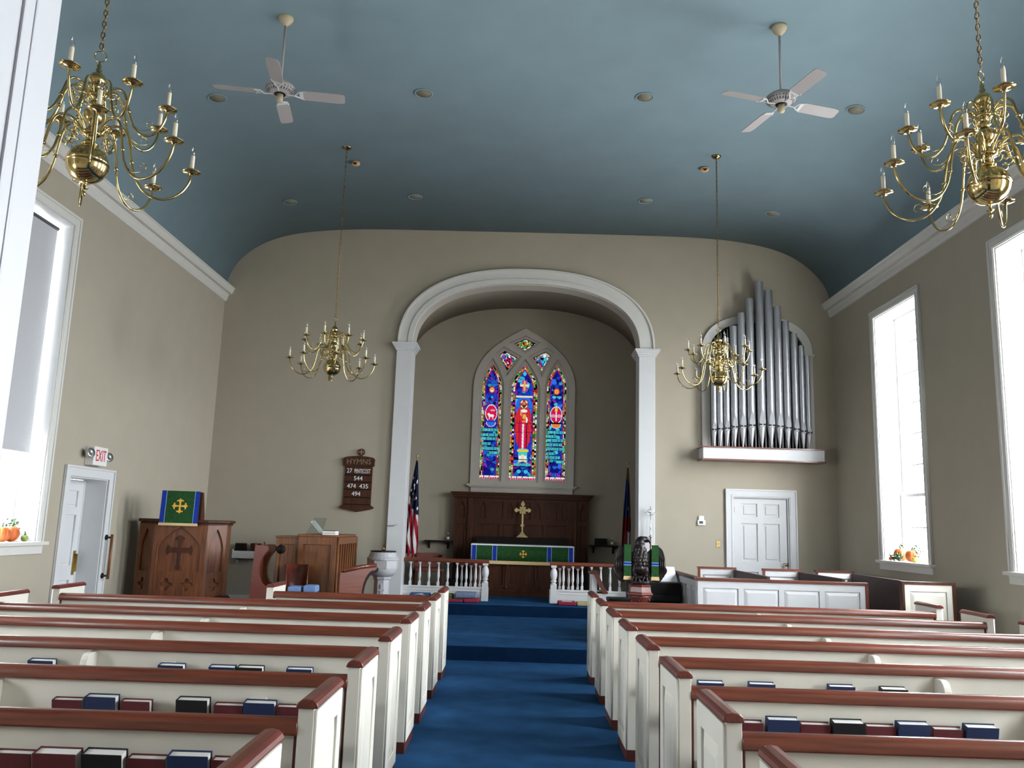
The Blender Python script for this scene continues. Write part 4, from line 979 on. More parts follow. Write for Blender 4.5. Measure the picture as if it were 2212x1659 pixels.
# ------------------------------------------------------------------ altar rails
def baluster(mb, x, y, z0, h, w=.022):
    b = w
    mb.box(x - b, y - b, z0, x + b, y + b, z0 + h * .16); mb.box(x - b, y - b, z0 + h * .93, x + b, y + b, z0 + h)
    pr = [(b * .95, h * .16), (b * .6, h * .21), (b * .5, h * .225), (b * .85, h * .235), (b * .85, h * .255), (b * .55, h * .265), (b * .95, h * .34), (b * 1.1, h * .42), (b * .95, h * .55), (b * .6, h * .78), (b * .5, h * .86), (b * .75, h * .88), (b * .6, h * .90), (b * .95, h * .935)]
    return mb.lathe(pr, (x, y, z0), 12)
def altar_rail(x0, x1, newel, lab):
    g = empty('altar_rail', ((x0 + x1) / 2, 14.50, .375), 0, lab, 'altar rail', 'white altar rails'); c_ = (x0 + x1) / 2
    a_, b_ = x0 - c_, x1 - c_; nx_ = newel - c_; s_ = 1 if newel > c_ else -1
    MB().prism([(-.045, .62), (.045, .62), (.05, .64), (.045, .672), (.02, .682), (-.02, .682), (-.045, .672), (-.05, .64)], min(a_, b_), max(a_, b_), 'x').obj('handrail', 'mahogany', g, bevel=.003)
    MB().box(a_, -.035, 0, b_, .035, .195).box(a_, -.045, .195, b_, .045, .225).box(a_, -.042, .15, b_, -.034, .157).obj('base_board', 'white', g, bevel=.003)
    mb = MB().box(nx_ - .058, -.06, 0, nx_ + .058, .06, .13).box(nx_ - .052, -.052, .13, nx_ + .052, .052, .30)
    mb.lathe([(.05, .30), (.052, .315), (.035, .325), (.035, .34), (.05, .35), (.05, .365), (.038, .375), (.055, .43), (.06, .47), (.055, .52), (.035, .56), (.03, .575), (.045, .585), (.03, .592)], (nx_, 0, 0), 20).box(nx_ - .045, -.045, .588, nx_ + .045, .045, .625)
    mb.obj('newel_post', 'white', g, auto=40)
    x = nx_ - s_ * .165
    while a_ + .02 < x < b_ - .02:
        baluster(MB(), x, 0, .225, .395).obj('baluster', 'white', g, auto=40); x -= s_ * .158
    return g
altar_rail(-1.93, -.46, -.52, 'white balustrade with mahogany rail left of the altar opening')
altar_rail(.57, 2.05, .64, 'white balustrade with mahogany rail right of the altar opening')
for x0, x1, lb in ((-.98, -.56, 'short folded rail gate behind the left altar balustrade'), (.70, 1.12, 'short folded rail gate behind the right altar balustrade')):
    g = empty('rail_gate', ((x0 + x1) / 2, 14.68, .376), 0, lb, 'rail gate', 'folded altar rail gates'); w = (x1 - x0) / 2
    MB().box(-w, -.025, .57, w, .025, .61).obj('handrail', 'mahogany', g); MB().box(-w, -.02, .0, w, .02, .20).obj('base_board', 'white', g)
    for k_ in range(3): baluster(MB(), -w + .05 + k_ * .155, 0, .2, .37).obj('baluster', 'white', g, auto=40)

# kneelers
def kneeler(x0, x1, y0, y1, z0, z1, m_, lb, tilt=0):
    o = MB().box(-(x1 - x0) / 2, -(y1 - y0) / 2, 0, (x1 - x0) / 2, (y1 - y0) / 2, z1 - z0).obj('kneeler', m_, None, bevel=min(.03, (z1 - z0) * .35), seg=3)
    o.location = ((x0 + x1) / 2, (y0 + y1) / 2, z0); o.rotation_euler = (tilt, 0, 0); tag(o, lb, 'kneeler', 'embroidered kneelers'); return o
k1 = kneeler(-1.76, -1.41, 14.08, 14.40, .377, .475, 'cushblue', 'blue kneeler with a white dove design, left of the aisle before the rail', .18)
MB().add([(-.10, -.05, .099), (-.02, .0, .099), (.10, -.06, .099), (.03, .02, .099), (.06, .07, .099), (-.03, .04, .099)], [(0, 1, 2, 3, 4, 5)]).obj('embroidered_motif', 'linen', k1)
kneeler(-1.38, -1.03, 14.12, 14.40, .377, .50, 'cusholive', 'olive green kneeler partly hidden by the front left pew end')
kneeler(-1.19, -.86, 14.02, 14.11, .377, .425, 'cushred', 'flat red kneeler at the front edge, farther from the newel')
kneeler(-.85, -.60, 14.02, 14.40, .377, .44, 'cushred', 'flat red kneeler lying under the grey-blue one')
kneeler(-1.00, -.63, 14.06, 14.40, .442, .535, 'cushgrey', 'grey-blue floral kneeler stacked beside the left newel')
k1 = kneeler(.70, 1.0, 14.05, 14.35, .377, .44, 'cushred', 'red kneeler with white pattern right of the aisle')
MB().box(-.08, -.09, .0625, .08, .02, .066).obj('embroidered_motif', 'linen', k1)
kneeler(1.01, 1.26, 14.05, 14.35, .377, .435, 'cushtan', 'tan kneeler beside the red one on the right')
kneeler(1.50, 1.74, 14.05, 14.35, .377, .45, 'cusholive', 'olive kneeler near the eagle lectern foot')

# ------------------------------------------------------------------ altar, reredos, cross
g = empty('altar', (.105, 15.6, .375), 0, 'carved dark wooden altar under the stained glass window', 'altar')
MB().box(-.98, -.06, 0, .98, .60, .07).box(-.95, -.03, .07, .95, .58, .13).obj('plinth', 'darkoak', g, bevel=.006)
MB().box(-.90, .02, .13, .90, .55, .88).obj('body', 'darkoak', g)
plate('carved_front', [rect(-.90, .13, .90, .88)] + [pointed(c_, .20, .55, .235, .78, 8, 1.6) for c_ in (-.58, .0, .58)], .03, XZ(.005), 'darkoak', g, bevel=.004)
for c_ in (-.29, .29): MB().lathe([(.03, .13), (.035, .16), (.02, .18), (.018, .52), (.03, .54), (.042, .57), (.045, .60)], (c_, -.005, 0), 12).obj('colonnette', 'darkoak', g, smooth=True)
MB().box(-.93, -.02, .88, .93, .58, .915).obj('altar_top', 'darkoak', g, bevel=.004)
plate('carved_cross', [cr], .02, Matrix.Translation((0, 0, -.46)) @ XZ(-.008), 'darkoak', g) if False else None
g = empty('altar_linen', (.105, 15.6, 1.29), 0, 'white linen cloth spread over the altar top', 'altar cloth')
MB().box(-.935, -.028, .001, .935, .59, .007).box(-.940, -.034, -.022, .940, -.028, .006).box(-.945, -.03, -.42, -.936, .58, .005).box(.936, -.03, -.42, .945, .58, .005).obj('linen', 'linen', g)
g = empty('altar_frontal', (.105, 15.555, 1.0), 0, 'green altar frontal with blue bands and gold fringe', 'altar cloth')
mb = MB(); nx_ = 80; v = []; 
for j in range(2):
    for i in range(nx_ + 1):
        x = -.925 + 1.85 * i / nx_; y = (-.004 + .004 * math.sin(x * 23) * (1 - j) + .003 * math.sin(x * 57 + 1) * (1 - j)); v.append((x, y, .0 + .275 * j))
mb.add(v, [(i, i + 1, nx_ + 2 + i, nx_ + 1 + i) for i in range(nx_)]); o = mb.obj('frontal_cloth', 'green', g, smooth=True)
so = o.modifiers.new('solid', 'SOLIDIFY'); so.thickness = .004; so.offset = 1
for xa, xb in ((-.925, -.845), (-.545, -.47), (.455, .53), (.845, .925)):
    MB().box(xa, -.0125, .0, xb, -.008, .274).obj('band', 'blue', g); MB().box(xa - .006, -.014, 0, xa + .003, -.0115, .274).box(xb - .003, -.014, 0, xb + .006, -.0115, .274).obj('braid', 'paleblue', g)
MB().box(-.93, -.016, -.055, .93, -.004, .004).obj('fringe', 'fringe', g)
motif(.075, .004, Matrix.Translation((.015, -.016, .135)) @ XZ(0), g)
g = empty('reredos', (.075, AY - .02, .375), 0, 'tall dark panelled wooden screen behind the altar', 'altar screen')
Yf = -.22
lp = [rect(-1.305, 0, 1.305, 1.78)]
Xo = -.075
for a_, b_ in ((-.73, -.63), (-.20, -.10), (.32, .44), (.86, .96), (1.22, 1.33), (-1.16, -1.03)): lp.append([(x + Xo, z - .375) for x, z in pointed((a_ + b_) / 2, 1.77, 1.95, (b_ - a_) / 2, 2.09, 5, 1.6)])
for a_, b_ in ((-.56, -.29), (-.01, .24), (.53, .77)): lp.append(rect(a_ + Xo, 1.395, b_ + Xo, 1.715))
for a_, b_ in ((-.71, -.36), (-.28, .08), (.17, .50), (.57, .94)): lp.append(rect(a_ + Xo, .95, b_ + Xo, 1.285))
for a_, b_ in ((-1.16, -1.03), (1.22, 1.33)): lp.append(rect(a_ + Xo, .55, b_ + Xo, 1.285))
MB().box(-1.305, Yf + .03, 0, 1.305, 0, 1.78).obj('back_board', 'darkoak', g)
plate('panel_frame', lp, .03, XZ(Yf + .015), 'darkoak', g, bevel=.004)
for x in (-.975, -1.02 + .03 * 0, 1.045): MB().box(x - .03, Yf - .04, 0, x + .03, Yf, 1.78).obj('pilaster', 'darkoak', g, bevel=.008)
MB().box(-1.32, Yf - .03, 1.78, 1.32, 0, 1.80).box(-1.34, Yf - .05, 1.80, 1.34, 0, 1.84).box(-1.37, Yf - .08, 1.84, 1.37, .0, 1.87).box(-1.39, Yf - .10, 1.87, 1.39, .0, 1.895).obj('cornice', 'darkoak', g, bevel=.006)
tag(MB().box(-.78, 16.21, .38, .98, 16.42, 1.425).obj('altar_gradine', 'blackwood', bevel=.005), 'dark shelf ledge standing behind the altar, below the screen panels', 'altar shelf')
g = empty('altar_cross', (.095, 16.29, 1.426), 0, 'ornate gold standing cross on the dark ledge behind the altar', 'cross')
mb = MB().box(-.105, -.05, 0, .105, .05, .022).box(-.075, -.04, .022, .075, .04, .045).box(-.045, -.03, .045, .045, .03, .075).box(-.028, -.02, .075, .028, .02, .10)
mb.obj('stepped_foot', 'goldmetal', g, bevel=.003)
def arm_end(cx, cz, a_, r=.058):
    q = [(-.022, -.03), (-.048, .0), (-.035, .03), (0, r + .02), (.035, .03), (.048, .0), (.022, -.03)]
    return [(cx + x * math.cos(a_) - z * math.sin(a_), cz + x * math.sin(a_) + z * math.cos(a_)) for x, z in q][::-1]
h = .69
out = [(-.024, .10), (-.024, .20), (-.05, .21), (-.05, .235), (-.024, .245), (-.024, .455), (-.06, .45), (-.07, .475), (-.03, .49), (-.11, .495)] + arm_end(-.125, .515, PI / 2)[::-1][0:0] 
def cross_outline():
    a_ = [(.024, .10), (.024, .20), (.046, .21), (.046, .24), (.024, .25), (.024, .462), (.05, .44), (.075, .455), (.07, .48), (.05, .492), (.11, .492), (.125, .468), (.16, .475), (.19, .515), (.16, .555), (.125, .562), (.11, .538), (.05, .538), (.07, .55), (.075, .575), (.05, .59), (.024, .568), (.024, .60), (.05, .615), (.045, .65), (0, .70)]
    a_ = [((x - .006) * .9 if x > .02 else x, z) for x, z in a_]
    return a_ + [(-x, z) for x, z in a_[-2::-1]]
plate('cross', [cross_outline()], .03, XZ(0), 'goldmetal', g, bevel=.004)
MB().lathe([(0, -.006), (.022, -.004), (.022, .004), (0, .006)], seg=16).xf(Matrix.Translation((0, -.02, .515)) @ Matrix.Rotation(PI / 2, 4, 'X')).obj('boss', 'goldmetal', g, smooth=True)

for x0, x1, lb in ((-1.80, -1.27, 'dark wooden wall shelf left of the altar screen'), (1.42, 1.96, 'dark wooden wall shelf right of the altar screen')):
    g = empty('credence_shelf', ((x0 + x1) / 2, AY, 1.29), 0, lb, 'shelf', 'dark wall shelves beside the altar screen'); w = (x1 - x0) / 2
    MB().box(-w, -.22, 0, w, -.001, .028).obj('shelf_board', 'blackwood', g, bevel=.004)
    for x in (-w + .08, w - .08): MB().prism([(-.001, 0), (-.16, 0), (-.15, -.03), (-.05, -.06), (-.03, -.12), (-.001, -.13)], x - .015, x + .015, 'x').obj('bracket', 'blackwood', g)
def bottle(x, lb):
    g = empty('cruet', (x, 16.58, 1.319), 0, lb, 'bottle', 'small bottles on the altar shelves')
    MB().lathe([(0, 0), (.028, 0), (.03, .01), (.03, .08), (.02, .10), (.01, .112), (.01, .13), (0, .13)], seg=16).obj('body', 'perspex', g, smooth=True)
    MB().lathe([(0, .13), (.012, .13), (.012, .15), (0, .155)], seg=12).obj('stopper', 'plastic', g, smooth=True); MB().lathe([(.0305, .02), (.0305, .07)], seg=16).obj('paper_label', 'linen', g, smooth=True)
bottle(-1.35, 'small white-labelled bottle on the left altar shelf'); bottle(1.86, 'small bottle at the right end of the right altar shelf')
tag(MB().add([(1.51, 16.52, 1.319), (1.76, 16.52, 1.319), (1.75, 16.58, 1.45), (1.52, 16.58, 1.45), (1.51, 16.60, 1.319), (1.76, 16.60, 1.319), (1.75, 16.60, 1.45), (1.52, 16.60, 1.45)], [(0, 1, 2, 3), (4, 7, 6, 5), (0, 4, 5, 1), (1, 5, 6, 2), (2, 6, 7, 3), (3, 7, 4, 0)]).obj('service_box', 'black'), 'black slanted box on the right altar shelf', 'box')

# ------------------------------------------------------------------ chair and tables behind the left rail
g = empty('sanctuary_chair', (-1.62, 15.75, .375), math.radians(12), 'brown wooden armchair behind the left altar rail', 'chair')
MB().box(-.26, -.24, .40, .26, .24, .45).obj('seat', 'mahogany_y', g, bevel=.01)
MB().box(-.25, .20, .45, .25, .24, .72).obj('backrest', 'mahogany_y', g, bevel=.01)
for x in (-.24, .24):
    for y in (-.2, .2): MB().box(x - .022, y - .022, 0, x + .022, y + .022, .40).obj('leg', 'darkoak', g)
    MB().tube([(x, .20, .66), (x, .0, .69), (x, -.16, .70), (x, -.24, .66), (x, -.23, .58), (x, -.18, .60)], .022, 8).obj('arm', 'mahogany_y', g, smooth=True)
tag(MB().box(-1.30, 15.9, .376, -1.05, 16.2, .62).obj('low_stool', 'blackwood', bevel=.01), 'low dark stool beside the altar, seen through the left balusters', 'stool')

# ------------------------------------------------------------------ flags
fm = bpy.data.materials.new('flag_cloth'); fm.use_nodes = True; fb = fm.node_tree.nodes['Principled BSDF']; fb.inputs['Roughness'].default_value = .8; fb.inputs['Specular IOR Level'].default_value = .15
a_ = fm.node_tree.nodes.new('ShaderNodeAttribute'); a_.attribute_name = 'cloth_colour'; fm.node_tree.links.new(a_.outputs['Color'], fb.inputs['Base Color']); M['flag'] = fm
def flag(x, y, top, bot, lean, colfn, wl, wr, name, lab):
    g = empty(name, (x, y, .375), 0, lab, 'flag')
    MB().tube([(0, 0, .03), (lean, 0, top - .375 + .02)], .014, 10).obj('pole', 'mahogany_y', g, smooth=True)
    MB().lathe([(0, 0), (.13, 0), (.135, .015), (.11, .03), (.03, .05), (.02, .10), (0, .10)], seg=24).obj('stand', 'oldbrass', g, smooth=True)
    MB().lathe([(0, 0), (.016, 0), (.016, .03), (.010, .04), (.010, .05), (.020, .062), (.026, .08), (.02, .098), (0, .106)], (lean, 0, top - .375), 16).obj('finial', 'goldmetal', g, smooth=True)
    nu, nv = 72, 120; v = []; cols = []
    for j in range(nv + 1):
        t = j / nv; z = top - .375 - .02 - (top - bot) * t
        L = np.interp(t, [0, .1, .45, .8, 1], wl); Rr = np.interp(t, [0, .1, .45, .8, 1], wr)
        for i in range(nu + 1):
            u = i / nu; xx = -L + (L + Rr) * u + lean * (1 - t)
            am = .035 * min(1, t * 3 + .2); yy = -.02 - am * (1 + math.sin(u * 17 + t * 2.2)) - .05 * math.sin(PI * u) * t
            v.append((xx, yy, z - .05 * t * math.sin(u * 17 + t * 2.2) * .6 + .10 * t * (abs(u - .5) if t > .6 else 0) * 0))
    f = []
    for j in range(nv):
        for i in range(nu):
            q = j * (nu + 1) + i; f.append((q, q + 1, q + nu + 2, q + nu + 1)); cols.append(colfn((i + .5) / nu, (j + .5) / nv))
    me = bpy.data.meshes.new('cloth'); me.from_pydata(v, [], f); me.update()
    at = me.color_attributes.new('cloth_colour', 'FLOAT_COLOR', 'CORNER')
    at.data.foreach_set('color', np.repeat(np.array([(*c_, 1) for c_ in cols]), 4, axis=0).ravel().astype(np.float32))
    o = mobj('cloth', me, 'flag', g, smooth=True); so = o.modifiers.new('solid', 'SOLIDIFY'); so.thickness = .003
    return g
rs = random.Random(5); stars = [(rs.uniform(.12, .9), .10 + .46 * k_ / 17 + rs.uniform(-.01, .01)) for k_ in range(18)]
NAVY, RED, WHT, GLD = (.008, .010, .035), (.26, .006, .018), (.55, .50, .51), (.45, .26, .06)
def usa(u, t):
    edge = .44 + .16 * u if u > .38 else .36 + .1 * u
    if t < edge:
        for su, st_ in stars:
            du, dt = (u - su) * .32, (t - st_) * 1.65 ; r = math.hypot(du, dt)
            if r < .030 * (.55 + .45 * math.cos(5 * math.atan2(du, dt)) ** 2): return (.7, .7, .72)
        return NAVY
    if u < .36:
        s_ = (t - .30 * u) / .072
        if t > .80 and u < .36: return GLD if t < .83 + .15 * u else RED
        return WHT if int(s_) % 2 == 1 else RED
    s_ = (u + (1 - t) * .75) * 6.2
    return RED if int(s_) % 2 == 0 else WHT
flag(-1.86, 15.2, 2.76, 1.10, 0.0, usa, [.01, .035, .11, .20, .13], [.02, .035, .07, .10, .09], 'striped_flag', 'furled flag with white stars on navy and red and white stripes')
def church(u, t):
    if u > .72 and t < .55: return (.20, .13, .03) if u > .86 or t < .16 else (.05, .012, .02)
    if t < .12: return (.12, .07, .03)
    if t < .52: return (.012, .035, .13) if not ((u - .6) ** 2 * .05 + (t - .44) ** 2 < .0004) else (.5, .5, .5)
    if t < .68: return (.13, .006, .012)
    return (.14, .008, .010) if u < .45 else (.42, .36, .36)
flag(1.97, 15.2, 2.74, 1.10, .0, church, [.01, .03, .08, .11, .10], [.015, .03, .05, .06, .05], 'church_flag', 'dark furled flag with blue, red and white in the right alcove corner')

# ------------------------------------------------------------------ pilaster fittings
g = empty('processional_cross', (2.22, BY - .16, .185), 0, 'silver processional cross on a pole against the right pilaster', 'cross')
MB().tube([(0, 0, 0), (0, 0, 1.33)], .012, 10).obj('shaft', 'mahogany_y', g, smooth=True)
MB().lathe([(.012, 1.32), (.03, 1.335), (.03, 1.35), (.014, 1.36), (.012, 1.42), (.016, 1.44), (.010, 1.48), (.018, 1.50), (.006, 1.54), (.006, 1.70)], seg=14).obj('socket', 'silver', g, smooth=True)
rg = [(.05 * math.cos(t), 1.745 + .05 * math.sin(t)) for t in [2 * PI * i / 24 for i in range(24)]]
mb = MB().tube([(x, 0, z) for x, z in rg], .005, 6, True).tube([(0, 0, 1.68), (0, 0, 1.83)], .006, 6).tube([(-.08, 0, 1.745), (.08, 0, 1.745)], .006, 6)
for x, z in ((0, 1.835), (-.085, 1.745), (.085, 1.745)): mb.ball((x, 0, z), .013, 8, 6)
mb.obj('cross_head', 'silver', g, smooth=True)
g = empty('pole_holder', (-2.09, BY - .075, 1.58), 0, 'small dark metal pole holder on the left pilaster', 'bracket')
MB().tube([(0, 0, 0), (0, -.05, 0)], .008, 8).obj('stem', 'oldbrass', g, smooth=True)
MB().tube([(.0, -.05, .0), (.05, -.06, .012), (.06, -.085, .016), (.02, -.10, .0), (-.04, -.095, -.005), (-.08, -.085, -.004)], .008, 8).obj('clip', 'silver', g, smooth=True)

# ------------------------------------------------------------------ organ pipes
g = empty('pipe_organ', (ORG_X, BY, 2.83), 0, 'silver organ pipes rising from a white ledge in an arched niche above the door', 'pipe organ')
def L_(mb): return mb.xf(Matrix.Translation((-ORG_X, -BY, -2.83)))
Tl = Matrix.Translation((-ORG_X, -BY, -2.83))
oo = [(ORG_X - .965, 3.03), (ORG_X + .965, 3.03)] + superarch(ORG_X, O_SPR, .965, .69, 24, 2.3)
oi = [(ORG_X - .82, 3.06), (ORG_X + .82, 3.06)] + superarch(ORG_X, O_SPR, .82, .55, 24, 2.3)
plate('niche_frame', [oo, oi], .05, Tl @ XZ(BY - .025), 'trimgrey', g, bevel=.006)
mb = MB()
for x0 in (ORG_X - .985, ORG_X + .80): mb.box(x0, BY - .075, 4.70, x0 + .185, BY - .045, 4.725).box(x0 + .012, BY - .065, 4.68, x0 + .173, BY - .045, 4.70)
L_(mb).obj('impost', 'trimgrey', g)
L_(MB().box(ORG_X - .9, BY + .301, 2.9, ORG_X + .9, BY + .9, 5.5)).obj('organ_chamber', 'void', g)
o = bpy.data.objects['organ_chamber']
bm = bmesh.new(); bm.from_mesh(o.data); fs = [f_ for f_ in bm.faces if abs(f_.normal.y + 1) < .01]; bmesh.ops.delete(bm, geom=fs, context='FACES'); bm.to_mesh(o.data); bm.free()
L_(MB().box(3.07, 13.97, 2.845, 5.09, BY, 3.03)).obj('ledge_box', 'white', g)
L_(MB().box(3.045, 13.945, 3.03, 5.115, BY, 3.052).box(3.045, 13.945, 2.822, 5.115, BY, 2.845)).obj('ledge_trim', 'mahogany', g)
bx_ = [3.285, 3.39, 3.503, 3.632, 3.771, 3.919, 4.092, 4.25, 4.395, 4.533, 4.672, 4.791, 4.89]
tz = [4.62, 4.763, 4.943, 5.154, 5.392, 5.649, 5.956, 5.812, 5.525, 5.274, 5.053, 4.841, 4.666]
rd = [.047, .05, .053, .059, .063, .067, .071, .069, .066, .061, .057, .050, .045]
for i in range(13):
    x, r, z1 = bx_[i], rd[i], tz[i]; zm = 3.315 + .115 * (r - .045) / .026
    Y_ = 14.10
    mb = MB().lathe([(.010, 3.053), (.014, 3.075), (r * .995, zm), (r, zm + .02), (r, z1), (r * .93, z1), (r * .93, z1 - .25)], (x, Y_, 0), 28)
    p = L_(mb).obj('pipe', 'silverpipe', g, auto=50)
    hl = .11 + (r - .045) * 5.5; w = r * .74
    lf = [(-w, zm + .035), (w, zm + .035)] + [(w * math.cos(t) ** 1.0 * (1 - (k_ / 8) ** 2.2 * .0), zm + .035 + hl * k_ / 8) for k_, t in [(k_, PI / 2 * (k_ / 8) ** 1.25) for k_ in range(1, 9)]] + [(-w * math.cos(t), zm + .035 + hl * k_ / 8) for k_, t in [(k_, PI / 2 * (k_ / 8) ** 1.25) for k_ in range(7, 0, -1)]]
    plate('upper_lip', [lf], .006, Tl @ XZ(Y_ - r * .97) @ Matrix.Translation((x, 0, 0)), 'pipelip', p)
    L_(MB().box(x - w, Y_ - r * .99, zm + .010, x + w, Y_ - r * .6, zm + .034).box(x - w - .006, Y_ - r * 1.02, zm - .006, x - w, Y_ - r * .7, zm + .05).box(x + w, Y_ - r * 1.02, zm - .006, x + w + .006, Y_ - r * .7, zm + .05)).obj('mouth', 'black', p)
    ls = [(-w, zm + .008)] + [(w * -math.cos(t), zm + .008 - .032 * math.sin(t)) for t in [PI * q / 8 for q in range(1, 8)]] + [(w, zm + .008)]
    plate('lower_lip', [ls], .006, Tl @ XZ(Y_ - r * .95) @ Matrix.Translation((x, 0, 0)), 'pipelip', p)
for k_ in range(28):
    x = ORG_X - .78 + .0578 * k_
    L_(MB().lathe([(.013, 3.06), (.013, 5.27 - .35 * abs((x - ORG_X) / .83) ** 2.3)], (x, BY + .03, 0), 8)).obj('rear_pipe', 'white', g, smooth=True)

# ------------------------------------------------------------------ wall fittings right
g = empty('thermostat', (3.10, BY, 1.80), 0, 'white wall thermostat between the pilaster and the white door', 'thermostat')
MB().box(-.07, -.03, -.06, .07, -.001, .03).obj('housing', 'plastic', g, bevel=.014, seg=3); MB().box(-.05, -.028, .0, .045, -.001, .10).obj('cover', 'plastic', g, bevel=.02, seg=3)
MB().box(-.04, -.033, -.03, .025, -.0295, .01).obj('display', 'screen', g)
g = empty('switch_plate', (3.385, BY, 1.44), 0, 'brass rounded switch plate left of the white panelled door', 'switch plate')
MB().box(-.035, -.008, -.058, .035, -.001, .058).obj('plate', 'brass', g, bevel=.005); MB().box(-.008, -.018, -.015, .008, -.008, .015).obj('toggle', 'oldbrass', g)

# ------------------------------------------------------------------ choir screen and stalls
def framed_board(name, w, h, mtx, parent, cols, mcap='mahogany', mbody='white', z0=0, rows=None):
    """panelled board in local xz, front towards -y"""
    b = MB().box(0, .012, z0, w, .05, h).xf(mtx).obj(name, mbody, parent)
    st = .07; pw = (w - st * (cols + 1)) / cols
    hs_ = [rect(st + k_ * (pw + st), z0 + .12, st + k_ * (pw + st) + pw, h - .09) for k_ in range(cols)]
    plate('panel_frame', [rect(0, z0, w, h)] + hs_, .02, mtx @ XZ(.004), mbody, b, bevel=.004)
    for q in hs_:
        (x0, y0), (x1, y1) = q[0], q[2]; e = .045
        v = [(x0, .012, y0), (x1, .012, y0), (x1, .012, y1), (x0, .012, y1), (x0 + e, -.006, y0 + e), (x1 - e, -.006, y0 + e), (x1 - e, -.006, y1 - e), (x0 + e, -.006, y1 - e)]
        MB().add(v, [(0, 1, 5, 4), (1, 2, 6, 5), (2, 3, 7, 6), (3, 0, 4, 7), (4, 5, 6, 7)]).xf(mtx).obj('raised_field', mbody, b)
    return b
g = empty('choir_screen', (2.31, 10.90, .185), 0, 'white panelled choir screen with brown capping before the right door', 'choir screen')
framed_board('front_board', 2.12, .835, Matrix.Identity(4), g, 4)
MB().box(-.03, -.03, .835, 2.15, .075, .872).obj('cap_rail', 'mahogany', g, bevel=.006); MB().box(2.12, -.02, 0, 2.155, .06, .835).obj('end_trim', 'mahogany', g)
Tm = Matrix.Translation((.0, 1.9, 0)) @ Matrix.Rotation(-PI / 2, 4, 'Z')
framed_board('side_board', 1.85, .835, Tm, g, 5)
MB().box(-.03, .05, .835, .065, 1.95, .872).obj('side_cap_rail', 'darkoak', g, bevel=.006)
def choir_row(x0, x1, y0, y1, lab, near_end, backmat, zt=.935):
    g = empty('choir_stall', ((x0 + x1) / 2, y1, .185), 0, lab, 'choir stall', 'choir stalls on the right')
    w = x1 - x0; T_ = Matrix.Translation((-w / 2, -.05, 0))
    framed_board('far_end_panel', w, zt - .02, T_, g, 1)
    MB().box(-w / 2 - .005, -.065, zt - .025, w / 2 + .005, .01, zt + .005).box(-w / 2 - .005, -.065, 0.0, -w / 2 + .03, -.045, zt).box(w / 2 - .03, -.065, 0.0, w / 2 + .005, -.045, zt).obj('end_trim', 'mahogany' if x0 < 4.3 else 'darkoak', g)
    ya = y0 - y1
    MB().add([(w / 2 - .04, -.06, .0), (w / 2, -.06, .0), (w / 2, -.06, zt - .03), (w / 2 - .04, -.06, zt - .03), (w / 2 - .04, ya, .0), (w / 2, ya, .0), (w / 2, ya, zt - .03), (w / 2 - .04, ya, zt - .03)], [(0, 1, 2, 3), (4, 7, 6, 5), (0, 3, 7, 4), (1, 5, 6, 2), (3, 2, 6, 7), (0, 4, 5, 1)]).obj('back_board', backmat, g)
    MB().box(-w / 2 + .05, ya + .01, .40, w / 2 - .05, -.07, .44).obj('seat', 'mahogany_y', g)
    MB().box(-w / 2 + .10, ya + .05, .0, -w / 2 + .13, -.07, .40).obj('seat_support', 'darkoak', g)
    if near_end:
        T2 = Matrix.Translation((-w / 2, ya - .05, -.185)); framed_board('near_end_panel', w, zt + .185 + .0, T2, g, 1, mbody='cream')
        z_ = -.185
        MB().box(-w / 2 - .02, ya - .07, zt - .01, w / 2 + .03, ya + .01, zt + .02).box(w / 2 - .005, ya - .07, z_, w / 2 + .03, ya + .01, zt).box(-w / 2 - .02, ya - .07, z_, -w / 2 + .005, ya + .01, zt).obj('near_end_trim', 'darkoak', g)
    return g
choir_row(2.70, 3.26, 11.0, 12.75, 'first choir stall behind the white screen, nearest the pilaster', False, 'purplewood')
choir_row(3.66, 4.22, 11.0, 12.75, 'second choir stall behind the white screen, before the door knob', False, 'purplewood')
choir_row(4.44, 5.0, 9.90, 12.75, 'long choir stall along the right wall with a cream end panel', True, 'purplewood')

# ------------------------------------------------------------------ black digital organ, stool, prayer desk end
g = empty('black_keyboard_console', (1.98, 12.15, .185), 0, 'black keyboard console behind the eagle lectern', 'keyboard')
MB().box(-.38, -.35, 0, .29, .30, .74).obj('case', 'black', g, bevel=.01); MB().box(-.38, .10, .74, .29, .30, .92).obj('upper_case', 'black', g)
MB().box(-.36, -.50, .50, .27, -.35, .58).obj('keyboard_shelf', 'black', g, bevel=.01)
tag(MB().add([(2.0, 12.0, .927), (2.26, 12.0, .927), (2.26, 12.235, 1.12), (2.02, 12.235, 1.12), (2.0, 12.0, .932), (2.26, 12.0, .932), (2.26, 12.235, 1.125), (2.02, 12.235, 1.125)], [(0, 1, 2, 3), (4, 7, 6, 5), (0, 4, 5, 1), (1, 5, 6, 2), (2, 6, 7, 3), (3, 7, 4, 0)]).obj('music_sheet', 'linen'), 'pale music sheet lying on the black keyboard console', 'sheet music')
g = empty('black_stool', (1.42, 11.42, .185), 0, 'low black bench between the right altar rail and the eagle lectern', 'bench')
MB().box(-.20, -.16, .50, .20, .16, .55).obj('seat', 'black', g, bevel=.015)
for x in (-.18, .18): MB().box(x - .015, -.14, 0, x + .015, .14, .50).obj('leg', 'greystone', g)
g = empty('prayer_desk', (1.09, 11.10, .185), 0, 'white panelled prayer desk end with sloping brown arm right of the aisle', 'prayer desk')
MB().box(-.05, -.02, 0, .08, .42, .62).obj('end_panel', 'white', g, bevel=.004); MB().box(-.10, .05, .62, -.03, .40, .86).obj('post', 'white', g, bevel=.004)
